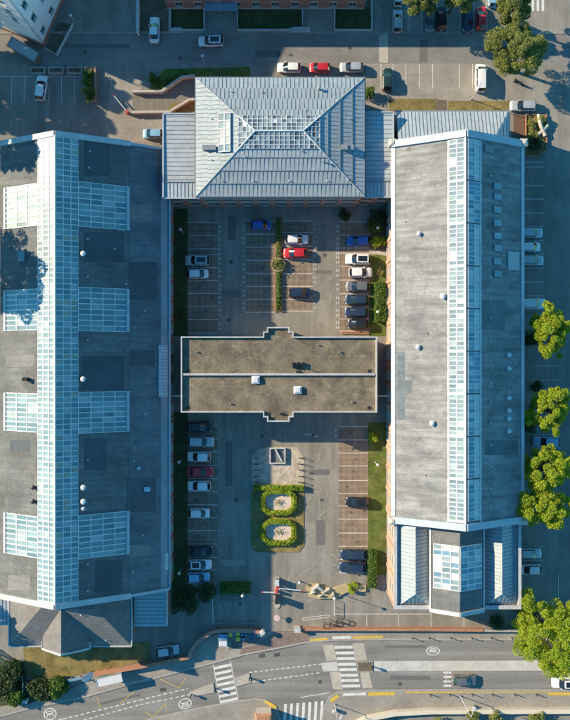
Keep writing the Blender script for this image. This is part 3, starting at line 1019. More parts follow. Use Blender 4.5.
def west_plane(xe, y1, ze, xr, zr): return Plane((xe, y1, ze), (0, -1, 0), (xr - xe, 0, zr - ze))
def east_plane(xe, y0, ze, xr, zr): return Plane((xe, y0, ze), (0, 1, 0), (xr - xe, 0, zr - ze))
def south_plane(x0, ye, ze, yr, zr): return Plane((x0, ye, ze), (1, 0, 0), (0, yr - ye, zr - ze))
def north_plane(x1, ye, ze, yr, zr): return Plane((x1, ye, ze), (-1, 0, 0), (0, yr - ye, zr - ze))


def slope(parent, pl, poly, m, name='roof', th=0.22):
    mb = MB()
    pl.slab(mb, poly, -th, 0.0)
    return mb.build(name, m, parent)


def seams(parent, pl, region, pitch, along='v', h=0.05, w=0.05, off=0.0, m=None, name='seam', n0=0.0):
    """raised standing seams clipped to a convex region"""
    region = ccw(region)
    us = [p[0] for p in region]; vs_ = [p[1] for p in region]
    mb = MB()
    lo, hi = (min(us), max(us)) if along == 'v' else (min(vs_), max(vs_))
    t = lo + pitch * (0.5 + off)
    while t < hi:
        q = [(t - w / 2, min(vs_)), (t + w / 2, min(vs_)), (t + w / 2, max(vs_)), (t - w / 2, max(vs_))] if along == 'v' else \
            [(min(us), t - w / 2), (max(us), t - w / 2), (max(us), t + w / 2), (min(us), t + w / 2)]
        q = clip(q, region)
        if len(q) > 2: pl.slab(mb, q, n0, n0 + h)
        t += pitch
    if mb.v:
        o = mb.build(name, m or ZSEAM, parent)
        o['kind'] = 'stuff'
        return o


def cowl(parent, pl, u, v, r, h, name='roof_vent', m=None, shape='round'):
    """a small ventilator: base flashing, neck and domed cap standing upright on a slope"""
    p = pl.at(u, v, 0)
    mb = MB()
    if shape == 'round':
        mb.cyl(p.x, p.y, p.z - .15, p.z + h * .6, r * .62, r * .62, 12)
        mb.cyl(p.x, p.y, p.z + h * .6, p.z + h * .8, r, r, 12)
        mb.cyl(p.x, p.y, p.z + h * .8, p.z + h, r, r * .35, 12)
    else:
        mb.box(p.x - r, p.x + r, p.y - r * .7, p.y + r * .7, p.z - .15, p.z + h * .8)
        mb.box(p.x - r * 1.15, p.x + r * 1.15, p.y - r * .85, p.y + r * .85, p.z + h * .8, p.z + h)
    return mb.build(name, m or VENTW, parent)


def plane_px(pl, px, py):
    """point of a slope seen at a photo pixel -> (u, v)"""
    x, y = (px - 285) * S, (360 - py) * S
    c = Vector((0, 0, D)); d = Vector((x, y, -D))
    t = (pl.O - c).dot(pl.N) / d.dot(pl.N)
    return pl.uv(c + d * t)


# ------------------------------------------------------------------ left hall
HX0, HXR, HX1, HXA = -46.6, -36.1, -25.6, -19.9
HY0, HY1 = -38.9, 35.7
HE, HR, HA = 10.4, 15.9, 6.7
hall = empty('office_hall', (HXR, -1.6, 0), 'long left hall with a glazed ridge crossed by four glazed bands', 'building')
LEN = HY1 - HY0
pw = west_plane(HX0, HY1, HE, HXR, HR)
pe = east_plane(HX1, HY0, HE, HXR, HR)
pa = east_plane(HXA, HY0, HA, HX1, HE - .02)
sl = math.hypot(HXR - HX0, HR - HE)
sa_ = math.hypot(HX1 - HXA, HE - HA)
slope(hall, pw, [(0, -.3), (LEN, -.3), (LEN, sl - .02), (0, sl - .02)], FELT, 'west_roof_slope')
re_ = slope(hall, pe, [(0, 0), (LEN, 0), (LEN, sl - .02), (0, sl - .02)], FELT, 'east_roof_slope')
ra_ = slope(hall, pa, [(0, -.25), (LEN, -.25), (LEN, sa_ - .05), (0, sa_ - .05)], FELTM, 'aisle_roof')
# walls
facade(hall, (HXA, HY0), (HXA, HY1 + .1), 0, HA - .3, 21, [(0.9, 2.5), (3.8, 5.7)], 1.7, BRICK, pil=0.5, margin=.6)
mb = MB()
mb.box(HX0 + .4, HX0 + .8, HY0, HY1, 0, HE - .3)
mb.build('wall', BRICK, hall)
mb = MB()
for (ya, yb) in ((HY0, HY0 + .4), (HY1 - .4, HY1)):
    prof = [(HX0 + .4, 0), (HXA - .41, 0), (HXA - .41, HA - .25), (HX1, HE - .25), (HXR, HR - .25), (HX0 + .4, HE - .1)]
    mb.prism([(x, ya, z) for x, z in prof][::-1], [(x, yb, z) for x, z in prof][::-1])
mb.build('gable_wall', BRICK, hall)
# coping on both gables
for pl, L_, u_s, u_n in ((pw, sl, LEN, 0), (pe, sl, 0, LEN)):
    for ue, sgn in ((0, 1), (LEN, -1)):
        mb = MB()
        a, b = sorted((ue - sgn * .25, ue + sgn * .62))
        pl.slab(mb, [(a, -.2), (b, -.2), (b, L_ + .02), (a, L_ + .02)], -.25, .38)
        mb.build('gable_coping', COPING, hall)
mb = MB()
pa.slab(mb, [(-.05, -.2), (.35, -.2), (.35, sa_), (-.05, sa_)], -.2, .25)
pa.slab(mb, [(LEN - .35, -.2), (LEN + .05, -.2), (LEN + .05, sa_), (LEN - .35, sa_)], -.2, .25)
mb.build('aisle_coping', COPBLUE, hall)
# eave gutter of the aisle
mb = MB()
mb.box(HXA + .22, HXA + .50, HY0, HY1, HA - .42, HA - .14)
mb.build('gutter', COPBLUE, hall)
mb = MB()
pa.slab(mb, [(0.4, .02), (LEN - .4, .02), (LEN - .4, 1.2), (.4, 1.2)], .004, .03)
mb.build('eave_flashing', mat('lead_flashing', (.24, .27, .29), .7, .1, 2, blotch=.15), hall)
u0, v0 = plane_px(pa, 161, 397); u1, _ = plane_px(pa, 161, 345)
mb = MB()
pa.slab(mb, [(u0, .03), (u1, .03), (u1, 1.65), (u0, 1.65)], .035, .16)
o = mb.build('metal_eave_panel', ZINCL, hall)
seams(o, pa, [(u0, .05), (u1, .05), (u1, 1.6), (u0, 1.6)], .55, 'v', .05, .06, n0=.16)
u0, v0 = plane_px(pa, 165, 570); u1, _ = plane_px(pa, 165, 553)
mb = MB(); pa.slab(mb, [(u0, -.1), (u1, -.1), (u1, .6), (u0, .6)], .035, .12); mb.build('metal_eave_panel', COPING, hall)

# ridge glazing: 3 panes on either side over the whole length, cross bands 8 rows high
budget = [300]
gw = 3.55
NR = 86


def tint_w(i, j): return random.choices((0, 1, 3), (5, 4, .6))[0]
def tint_e(i, j):
    t = i / NR
    yel = any(a < t < b for a, b in ((.13, .16), (.26, .30), (.44, .46), (.50, .53), (.62, .66), (.76, .79)))
    return random.choices((0, 1, 2, 3), (4, 5, 7 if yel else .3, 1))[0]


cross_e, cross_w = [], []
for y0, y1 in ((184, 228.5), (288, 331.5), (391.5, 432.5), (513, 556.5)):
    a = plane_px(pe, 103, y1)[0]; b = plane_px(pe, 103, y0)[0]
    cross_e.append((a, b))
    a = plane_px(pw, 22, y0 + 1.5)[0]; b = plane_px(pw, 22, y1 - 1)[0]
    cross_w.append((a, b))
for a, b in cross_e:
    g = glazing(hall, pe, a, b, 0.45, sl - gw - .02, 8, 4, 0.13, POLYC, 'cross_skylight', pick=lambda i, j: random.choices((0, 1, 3), (4, 5, 1.2))[0], budget=budget)
    mb = MB(); pe.slab(mb, [(a, .02), (b, .02), (b, .44), (a, .44)], .01, .30); mb.build('skylight_kerb', ZINCL, g)
for a, b in cross_w:
    g = glazing(hall, pw, a, b, 1.15, sl - gw - .02, 8, 3, 0.17, POLYC, 'cross_skylight', pick=tint_w, budget=budget)
    mb = MB(); pw.slab(mb, [(a, .72), (b, .72), (b, 1.14), (a, 1.14)], .01, .26); mb.build('skylight_kerb', COPING, g)
glazing(hall, pw, .65, LEN - .65, sl - gw, sl - .03, NR, 3, 0.22, POLYC, 'ridge_skylight', pick=tint_w, budget=budget, lift=.10)
glazing(hall, pe, .65, LEN - .65, sl - gw, sl - .03, NR, 3, 0.12, POLYC, 'ridge_skylight', pick=tint_e, budget=budget, lift=.10)
mb = MB().tube([(HXR, HY0 + .4, HR + .14), (HXR, HY1 - .4, HR + .14)], .16, 8)
mb.build('ridge_cap', WHITEM, hall)
# felt laps and newer felt patches
LAP = mat('felt_lap', (0.105, 0.108, 0.108), 0.9, 0.2, 2.0)
LAPL = mat('felt_lap_light', (0.17, 0.17, 0.165), 0.9, 0.25, 2.0)
PATCH = [mat('felt_patch_dark', (0.072, 0.085, 0.098), 0.85, 0.15, 2.0, blotch=.2), mat('felt_patch_pale', (0.19, 0.19, 0.185), 0.9, 0.15, 2.0, blotch=.2)]


def patch(parent, pl, x0, y0, x1, y1, m, lift=.008):
    q = [plane_px(pl, *p) for p in ((x0, y0), (x1, y0), (x1, y1), (x0, y1))]
    mb = MB(); pl.slab(mb, ccw(q), .001, lift); return mb.build('felt_patch', m, parent)


seams(hall, pe, [(.7, .05), (LEN - .7, .05), (LEN - .7, sl - gw - .1), (.7, sl - gw - .1)], 1.02, 'v', .012, .05, m=LAP, name='felt_lap')
seams(hall, pw, [(.7, .05), (LEN - .7, .05), (LEN - .7, sl - gw - .1), (.7, sl - gw - .1)], 1.02, 'v', .012, .05, m=LAP, name='felt_lap')
seams(hall, pa, [(.4, 1.25), (LEN - .4, 1.25), (LEN - .4, sa_ - .1), (.4, sa_ - .1)], 1.02, 'v', .012, .05, m=LAP, name='felt_lap')
for a_ in ((82, 356, 124, 390, 0), (84, 140, 110, 176, 0), (84, 232, 124, 262, 0), (84, 438, 106, 470, 0), (95, 560, 122, 592, 0)):
    patch(hall, pe, *a_[:4], PATCH[a_[4]])
for a_ in ((127, 478, 156, 512, 0), (127, 205, 152, 222, 1), (130, 350, 155, 366, 0), (126, 545, 150, 556, 1), (128, 262, 157, 300, 0)):
    patch(hall, pa, *a_[:4], PATCH[a_[4]])
for a_ in ((6, 355, 34, 366, 1), (10, 440, 30, 452, 0), (8, 575, 30, 590, 1)):
    patch(hall, pw, *a_[:4], PATCH[a_[4]])
# vents and boxes
for px, py, r in ((83.8, 254, .42), (83.8, 379, .42), (84, 487, .45), (84, 501, .45), (84, 508, .3)):
    cowl(hall, pe, *plane_px(pe, px, py), r, .8)
for px, py in ((34, 487), (34, 501)):
    cowl(hall, pw, *plane_px(pw, px, py), .38, .7, m=DARKM)
for px, py in ((88, 239), (115, 249), (88, 277), (88, 460), (88, 564), (88, 590), (88, 340), (90, 152), (89, 168)):
    cowl(hall, pe, *plane_px(pe, px, py), .13, .35)
for px, py in ((145, 311), (135, 328), (145, 414), (134, 448), (134, 461), (143, 535), (133, 571), (126, 284)):
    cowl(hall, pa, *plane_px(pa, px, py), .13, .35)
cowl(hall, pa, *plane_px(pa, 139, 468), .28, .5)
cowl(hall, pa, *plane_px(pa, 147.5, 489), .42, .5, 'roof_hatch', VENTW, 'box')
cowl(hall, pw, *plane_px(pw, 27, 379), .35, 1.3, 'chimney', DARKM, 'box')
u, v = plane_px(pw, 22, 256)
mb = MB(); pw.slab(mb, [(u - .9, v - .7), (u + .9, v - .7), (u + .9, v + .7), (u - .9, v + .7)], .0, .25); mb.build('roof_hatch', GLZ[0], hall)
# little plant boxes on the north gable
for px, lb in ((14.5, 'white air-conditioning box at the left end of the left hall'), (113, 'pale air-conditioning box behind the north gable of the left hall')):
    x, y = W(px, 136.5, 0.5)
    y = HY1 + 1.6
    t = empty('air_conditioner', (x, y, 0), lb, 'air conditioner')
    MB().box(x - 1.0, x + 1.0, y - .6, y + .6, .12, 1.9).build('casing', VENTW, t)
    MB().cyl(x, y, 1.9, 1.96, .42, .42, 14).build('fan_grille', DARKM, t)
    MB().box(x - .9, x + .9, y - .5, y + .5, 0, .12).build('base', DARKM, t)

# ------------------------------------------------------------------ right hall
GX0, GXR, GX1 = 17.8, 28.5, 39.2
GY0, GY1 = -26.5, 35.75
GE, GR = 10.0, 15.9
rhall = empty('office_hall', (GXR, 4.6, 0), 'right hall with pale felt roof, ridge skylights and streaky grey west slope', 'building')
GL = GY1 - GY0
qw = west_plane(GX0, GY1, GE, GXR, GR)
qe = east_plane(GX1, GY0, GE, GXR, GR)
gs = math.hypot(GXR - GX0, GR - GE)
slope(rhall, qw, [(0, -.3), (GL, -.3), (GL, gs - .02), (0, gs - .02)], FELTL, 'west_roof_slope')
slope(rhall, qe, [(0, -.3), (GL, -.3), (GL, gs - .02), (0, gs - .02)], FELTL, 'east_roof_slope')
facade(rhall, (GX0 + .3, GY1), (GX0 + .3, GY0), 0, GE - .25, 17, [(0.9, 3.0), (4.2, 6.0), (6.9, 8.9)], 1.7, PINKB, pil=0.7, margin=.4, pilm=PINKB)
facade(rhall, (GX1 - .3, GY0), (GX1 - .3, GY1), 0, GE - .25, 17, [(0.9, 3.0), (4.2, 6.0), (6.9, 8.9)], 1.7, PINKB, pil=0.7, margin=.4)
mb = MB()
for ya, yb in ((GY0, GY0 + .4), (GY1 - .4, GY1)):
    prof = [(GX0 + .72, 0), (GX1 - .72, 0), (GX1 - .72, GE + .05), (GXR, GR - .25), (GX0 + .72, GE + .05)]
    mb.prism([(x, ya, z) for x, z in prof][::-1], [(x, yb, z) for x, z in prof][::-1])
mb.build('gable_wall', PINKB, rhall)
for pl in (qw, qe):
    for ue, sgn in ((0, 1), (GL, -1)):
        mb = MB()
        a, b = sorted((ue - sgn * .35, ue + sgn * .75))
        pl.slab(mb, [(a, -.1), (b, -.1), (b, gs + .02), (a, gs + .02)], -.3, .40)
        mb.build('gable_coping', COPBLUE, rhall)
    mb = MB(); pl.slab(mb, [(.8, -.30), (GL - .8, -.30), (GL - .8, .42), (.8, .42)], .004, .10); mb.build('gutter', COPBLUE, rhall)
for x, y in ((GX0 - .1, GY0), (GX1 + .1, GY0), (GX0 - .1, GY1), (GX1 + .1, GY1)):
    mb = MB().box(x - .55, x + .55, y - .55, y + .55, GE - 1.2, GE + .4)
    mb.prism([(x - .65, y - .62, GE + .4), (x + .65, y - .62, GE + .4), (x + .65, y + .62, GE + .4), (x - .65, y + .62, GE + .4)], [(x - .2, y - .2, GE + .7), (x + .2, y - .2, GE + .7), (x + .2, y + .2, GE + .7), (x - .2, y + .2, GE + .7)])
    mb.build('kneeler_block', STONE, rhall)
sec = 9
for k in range(sec):
    a = .9 + (GL - 1.8) * k / sec; b = .9 + (GL - 1.8) * (k + 1) / sec - .25
    glazing(rhall, qw, a, b, gs - 2.72, gs - .28, 9, 2, 0.13, GLZ, 'ridge_skylight', lift=.10,
            pick=lambda i, j: random.choices((0, 1, 3), (5, 5, .5))[0])
    a2, b2 = GL - b, GL - a
    glazing(rhall, qe, a2, b2, gs - 2.7, gs - .2, 9, 2, 0.10, GLZ, 'ridge_skylight', lift=.10,
            pick=(lambda kk: (lambda i, j: (3 if j == 0 and kk % 4 != 1 else random.choices((1, 2, 3), (3, 4, 1.2 if kk % 3 else 3))[0])))(k))
mb = MB()
qw.slab(mb, [(.8, gs - 2.98), (GL - .8, gs - 2.98), (GL - .8, gs - 2.80), (.8, gs - 2.80)], .004, .16)
qw.slab(mb, [(.8, gs - .26), (GL - .8, gs - .26), (GL - .8, gs - .01), (.8, gs - .01)], .004, .24)
qe.slab(mb, [(.8, gs - 2.98), (GL - .8, gs - 2.98), (GL - .8, gs - 2.8), (.8, gs - 2.8)], .004, .16)
mb.build('skylight_flashing', WHITEM, rhall)
for k in range(sec):   # pale bands between the sections
    mb = MB()
    c = .9 + (GL - 1.8) * (k + 1) / sec - .13
    qw.slab(mb, [(c - .15, gs - 2.76), (c + .15, gs - 2.76), (c + .15, gs - .28), (c - .15, gs - .28)], .05, .22)
    mb.build('section_bar', WHITEM, rhall)
for py in (186.5, 197, 210, 223, 236, 248, 261.5, 274):
    u, v = plane_px(qe, 496.8 + (py % 3) * .2, py)
    mb = MB(); qe.slab(mb, [(u - .56, v - .85), (u + .56, v - .85), (u + .56, v + .85), (u - .56, v + .85)], -.02, .20)
    o = mb.build('skylight', ZSEAM, rhall)
    mb = MB(); qe.slab(mb, [(u - .48, v - .77), (u + .48, v - .77), (u + .48, v + .77), (u - .48, v + .77)], .20, .24); mb.build('pane', GLZ[0], o)
u, v = plane_px(qe, 488.5, 149)
mb = MB(); qe.slab(mb, [(u - .6, v - .9), (u + .6, v - .9), (u + .6, v + .9), (u - .6, v + .9)], -.02, .2); mb.build('skylight', ZSEAM, rhall)
for py in (355, 368.5, 398, 410.5, 418.5, 431):
    cowl(rhall, qe, *plane_px(qe, 508.4, py), .37, .6)
for py in (340, 362, 383, 402, 423, 445, 466, 489, 509, 298, 318, 176, 158, 277):
    cowl(rhall, qe, *plane_px(qe, 490.6, py), .13, .35)
for px, py, r in ((418.4, 234, .36), (442.4, 296.5, .48), (417.5, 347, .42), (431.5, 423, .46)):
    cowl(rhall, qw, *plane_px(qw, px, py), r, .8)
for px, py in ((425, 475), (427, 333), (405, 222)):
    cowl(rhall, qw, *plane_px(qw, px, py), .10, .3, m=GREYM)
u, v = plane_px(qe, 513, 261)
mb = MB(); qe.slab(mb, [(u - 1.5, v - 1.3), (u + 1.5, v - 1.3), (u + 1.5, v + 1.2), (u - 1.5, v + 1.2)], -.02, .18); o = mb.build('metal_roof_panel', ZINC, rhall)

seams(rhall, qw, [(.9, .5), (GL - .9, .5), (GL - .9, gs - 3.1), (.9, gs - 3.1)], 1.02, 'v', .012, .05, m=LAPL, name='felt_lap')
seams(rhall, qe, [(.9, .5), (GL - .9, .5), (GL - .9, gs - 3.3), (.9, gs - 3.3)], 1.02, 'v', .012, .05, m=LAPL, name='felt_lap')
for a_ in ((397, 352, 405, 420, 0), (410, 250, 440, 258, 1), (404, 300, 425, 306, 1), (420, 500, 446, 507, 1), (405, 380, 412, 392, 0)):
    patch(rhall, qw, *a_[:4], MATS['roof_felt_mid'] if a_[4] == 0 else MATS['felt_patch_pale'])
for a_ in ((482, 300, 505, 330, 0), (485, 440, 518, 455, 0)):
    patch(rhall, qe, *a_[:4], MATS['roof_felt_mid'])
# --- south wing of the right hall
wing = empty('south_wing', (GXR, -34, 0), 'south wing of the right hall with two hipped zinc roofs beside a glazed gable', 'building')
SY0 = -41.0
wx0, wx1 = GX0 + .2, GX1 - .2
facade(wing, (wx0 + .15, GY0 - .05), (wx0 + .15, SY0), 0, 9.6, 3, [(0.9, 3.0), (4.2, 6.0), (6.9, 8.7)], 1.7, PINKB, pil=.6)
facade(wing, (wx0 + .55, SY0 + .05), (wx1 - .55, SY0 + .05), 0, 9.6, 6, [(0.9, 3.0), (4.2, 6.0), (6.9, 8.7)], 1.7, PINKB, pil=.6)
facade(wing, (wx1 - .15, SY0), (wx1 - .15, GY0 - .05), 0, 9.6, 3, [(0.9, 3.0), (4.2, 6.0), (6.9, 8.7)], 1.7, PINKB, pil=.6)
mb = MB().box(wx0 + .6, wx1 - .6, SY0 + .5, GY0 - .42, 8.9, 9.3)
mb.build('roof_deck', ZINCL, wing)


def px2x(px, h): return W(px, 360, h)[0]
def px2y(py, h): return W(285, py, h)[1]


def hip_side(xa, xr, xb, label):
    """zinc roof with a ridge along y, hipped at its south end"""
    ys, yn, ze, zr = SY0 + .55, GY0 - .45, 9.45, 11.3
    hy = ys + 2.3
    A = Plane((xa, yn, ze), (0, -1, 0), (xr - xa, 0, zr - ze))
    B = Plane((xb, ys, ze), (0, 1, 0), (xr - xb, 0, zr - ze))
    Sp = south_plane(xa, ys, ze, hy, zr)
    for pl, pts, al in ((A, [(xa, yn, ze), (xa, ys, ze), (xr, hy, zr), (xr, yn, zr)], 'v'), (B, [(xb, ys, ze), (xb, yn, ze), (xr, yn, zr), (xr, hy, zr)], 'v'), (Sp, [(xa, ys, ze), (xb, ys, ze), (xr, hy, zr)], 'v')):
        reg = ccw([pl.uv(p) for p in pts])
        o = slope(wing, pl, reg, ZINC, 'roof_slope', .12)
        seams(o, pl, reg, .62, al, .06, .05)
    MB().tube([(xr, hy, zr + .02), (xr, yn, zr + .02)], .09, 6).build('ridge_cap', ZINCL, wing)
    mb = MB().tube([(xa, ys, ze + .02), (xr, hy, zr + .02)], .07, 6).tube([(xb, ys, ze + .02), (xr, hy, zr + .02)], .07, 6)
    mb.build('hip_cap', ZINCL, wing)


hip_side(px2x(399.5, 9.5) + .1, px2x(415.5, 11.3), px2x(428.5, 9.5), 'l')
hip_side(px2x(485.5, 9.5), px2x(502, 11.3), px2x(515, 9.5) - .1, 'r')
mb = MB()
for x0, x1, y0, y1 in ((wx0, wx0 + .5, SY0 - .1, GY0 - .4), (wx1 - .5, wx1, SY0 - .1, GY0 - .4), (wx0 + .5, px2x(430.5, 9.8), SY0 - .1, SY0 + .5), (px2x(483.5, 9.8), wx1 - .5, SY0 - .1, SY0 + .5)):
    mb.box(x0, x1, y0, y1, 9.6, 9.95)
mb.build('parapet', COPING, wing)
# centre gable of the wing
cx0, cxr, cx1 = px2x(431.5, 11.2), px2x(460, 13.4), px2x(483, 11.2)
cy0, cy1 = SY0 - .05, GY0 - .45
mb = MB()
prof = [(cx0 + .1, 8.6), (cx1 - .1, 8.6), (cx1 - .1, 11.0), (cxr, 13.15), (cx0 + .1, 11.0)]
mb.prism([(x, cy0 + .02, z) for x, z in prof][::-1], [(x, cy1, z) for x, z in prof][::-1])
mb.build('attic_wall', BLOCKW, wing)
ca = west_plane(cx0, cy1, 11.2, cxr, 13.4)
cb = east_plane(cx1, cy0, 11.2, cxr, 13.4)
cl_ = cy1 - cy0
for pl, xx in ((ca, cx0), (cb, cx1)):
    L_ = math.hypot(cxr - xx, 2.2)
    slope(wing, pl, [(0, -.15), (cl_, -.15), (cl_, L_ - .01), (0, L_ - .01)], FELT, 'roof_slope')
    a = plane_px(pl, 450 if pl is ca else 470, 590)[0]; b = plane_px(pl, 450 if pl is ca else 470, 545)[0]
    a, b = sorted((a, b))
    glazing(wing, pl, a, b, .35, L_ - .05, 8, 3, 0.17, GLZ, 'skylight', pick=lambda i, j: random.choices((0, 1, 2, 3), (4, 4, 1, 2))[0])
    mb = MB()
    a, b = (cl_ - .55, cl_ + .1) if pl is ca else (-.1, .55)
    pl.slab(mb, [(a, -.2), (b, -.2), (b, L_ + .01), (a, L_ + .01)], -.2, .25)
    mb.build('gable_coping', COPING, wing)
    mb = MB(); pl.slab(mb, [(0.0, -.35), (cl_, -.35), (cl_, -.05), (0.0, -.05)], -.12, .10); mb.build('gutter', COPING, wing)

# --- north wing of the right hall (lean-to in zinc)
nw = empty('north_lean_to', (28, 39, 0), 'low zinc lean-to with a hipped right end against the right hall', 'building')
nx0, nx1, ny1 = px2x(397.5, 8), px2x(508.5, 7), px2y(111.5, 7)
NP = north_plane(nx1, ny1, 7.0, GY1 + .05, 9.2)
hipx = nx1 - 3.6
regN = ccw([NP.uv(p) for p in ((nx1, ny1, 7), (nx0, ny1, 7), (nx0, GY1 + .05, 9.2), (hipx, GY1 + .05, 9.2))])
o = slope(nw, NP, regN, ZINCL, 'roof_slope', .12)
seams(o, NP, regN, .62, 'v', .06, .05)
EP = Plane((nx1, GY1 + .05, 7), (0, 1, 0), (hipx - nx1, 0, 2.2))
regE = ccw([EP.uv(p) for p in ((nx1, GY1 + .05, 7), (nx1, ny1, 7), (hipx, GY1 + .05, 9.2))])
o = slope(nw, EP, regE, ZINCL, 'hip_slope', .12)
seams(o, EP, regE, .8, 'u', .06, .07)
facade(nw, (nx1 - .2, ny1 - .2), (nx0 + .2, ny1 - .2), 0, 6.75, 6, [(1, 3), (4, 5.8)], 1.5, PINKB)
mb = MB().box(nx1 - .6, nx1 - .2, GY1 + .05, ny1 - .62, 0, 6.75).box(nx0 + .2, nx0 + .6, GY1 + .05, ny1 - .62, 0, 6.75)
mb.build('wall', PINKB, nw)
mb = MB().box(nx0 - .2, nx1 + .2, ny1 + .0, ny1 + .22, 6.72, 6.95).box(nx1 + .0, nx1 + .22, GY1 + .05, ny1, 6.72, 6.95)
mb.build('gutter', GREYM, nw)

# ------------------------------------------------------------------ zinc-roofed building in the north
TX0, TX1, TY0, TY1 = -14.7, 13.1, 26.9, 46.5
TE, TR = 10.0, 12.4
TRX0, TRX1, TRY = -4.85, 2.95, 37.0
zb = empty('hipped_building', (-.8, 36.7, 0), 'red brick building with a hipped standing-seam zinc roof and glazed ridge lantern', 'building')
planes = {'s': south_plane(TX0, TY0, TE, TRY, TR), 'n': north_plane(TX1, TY1, TE, TRY, TR),
          'w': west_plane(TX0, TY1, TE, TRX0, TR), 'e': east_plane(TX1, TY0, TE, TRX1, TR)}
regs = {'s': [(TX0, TY0, TE), (TX1, TY0, TE), (TRX1, TRY, TR), (TRX0, TRY, TR)],
        'n': [(TX1, TY1, TE), (TX0, TY1, TE), (TRX0, TRY, TR), (TRX1, TRY, TR)],
        'w': [(TX0, TY1, TE), (TX0, TY0, TE), (TRX0, TRY, TR)],
        'e': [(TX1, TY0, TE), (TX1, TY1, TE), (TRX1, TRY, TR)]}
for k in 'snwe':
    pl = planes[k]
    reg = ccw([pl.uv(p) for p in regs[k]])
    vmax = max(p[1] for p in reg)
    nb = 5
    umin, umax = min(p[0] for p in reg), max(p[0] for p in reg)
    slope(zb, pl, reg, ZSEAM, 'roof_deck', .25)
    for j in range(nb):
        v0_, v1_ = vmax * j / nb, vmax * (j + 1) / nb
        band = clip([(umin, v0_), (umax, v0_), (umax, v1_), (umin, v1_)], reg)
        mb = MB()
        step = .05 if k in 'se' else .02
        P = ccw(band)
        top = [pl.at(u, v, .03 + step * (1 - (v - v0_) / (v1_ - v0_))) for u, v in P]
        mb.prism([pl.at(u, v, .002) for u, v in P], top)
        o = mb.build('roof_course', ZINC, zb)
        seams(o, pl, P, .70, 'v', .05, .034, off=.5 * (j % 2), n0=.05)
        if k in 'se':
            mb = MB()
            q = clip([(umin, v0_ - .03), (umax, v0_ - .03), (umax, v0_ + .05), (umin, v0_ + .05)], reg)
            pl.slab(mb, q, .0, .15); mb.build('course_edge', ZSEAM, o)
    # glazed lantern around the ridge
    vg0 = vmax - 2.75
    gl = clip([(umin, vg0), (umax, vg0), (umax, vmax), (umin, vmax)], reg)
    gu0, gu1 = min(p[0] for p in gl), max(p[0] for p in gl)
    glazing(zb, pl, gu0, gu1, vg0, vmax - .05, max(6, int((gu1 - gu0) / .78)), 4, 0.085, GLZ, 'ridge_lantern', region=gl, lift=.16,
            pick=lambda i, j: random.choices((0, 1, 3, 4), (6, 3, .4, 4))[0])
mb = MB()
mb.tube([(TRX0, TRY, TR + .3), (TRX1, TRY, TR + .3)], .13, 6)
mb.build('ridge_cap', WHITEM, zb)
for a, e in (((TX0, TY0), (TRX0, TRY)), ((TX0, TY1), (TRX0, TRY)), ((TX1, TY0), (TRX1, TRY)), ((TX1, TY1), (TRX1, TRY))):
    mb = MB().tube([(a[0], a[1], TE + .1), (a[0] + (e[0] - a[0]) * .72, a[1] + (e[1] - a[1]) * .72, TE + .1 + (TR - TE) * .72)], .08, 6)
    mb.build('hip_cap', ZINCL, zb)
    mb = MB().tube([(a[0] + (e[0] - a[0]) * .72, a[1] + (e[1] - a[1]) * .72, TE + .2 + (TR - TE) * .72), (e[0], e[1], TR + .3)], .11, 6)
    mb.build('hip_cap', WHITEM, zb)
# skylight and vents on the west slope
plw = planes['w']
u0, v0 = plane_px(plw, 219, 114); u1, v1 = plane_px(plw, 231, 152)
u0, u1 = sorted((u0, u1)); v0, v1 = sorted((v0, v1))
glazing(zb, plw, u0, u1, v0, v1, 5, 2, .16, GLZ, 'skylight', pick=lambda i, j: random.choices((1, 3), (2, 2))[0], lift=.30)
mb = MB(); plw.slab(mb, [(u0, v0), (u1, v0), (u1, v1), (u0, v1)], .05, .26); mb.build('skylight_kerb', ZSEAM, zb)
for px, py in ((206, 148.5), (213, 148.5)):
    cowl(zb, plw, *plane_px(plw, px, py), .48, .8, 'roof_vent', GREYM, 'box')
cowl(zb, planes['e'], *plane_px(planes['e'], 344, 148.5), .48, .9, 'roof_vent', GREYM, 'box')
cowl(zb, planes['e'], *plane_px(planes['e'], 350, 148.5), .48, .9, 'roof_vent', GREYM, 'box')
cowl(zb, planes['n'], *plane_px(planes['n'], 319, 89.5), .28, .9, 'flue', GREYM)
cowl(zb, planes['n'], *plane_px(planes['n'], 302, 151), .2, .6, 'flue', GREYM)
for k, px, py in (('n', 231, 92), ('n', 262, 92), ('n', 305, 110), ('s', 245, 157), ('s', 302, 151.5), ('s', 253, 181), ('s', 222, 181), ('s', 289, 181), ('s', 327, 181), ('e', 348, 180), ('e', 349, 119), ('w', 211, 119), ('w', 237, 135), ('w', 211, 160)):
    cowl(zb, planes[k], *plane_px(planes[k], px, py), .11, .4, 'vent_pipe')
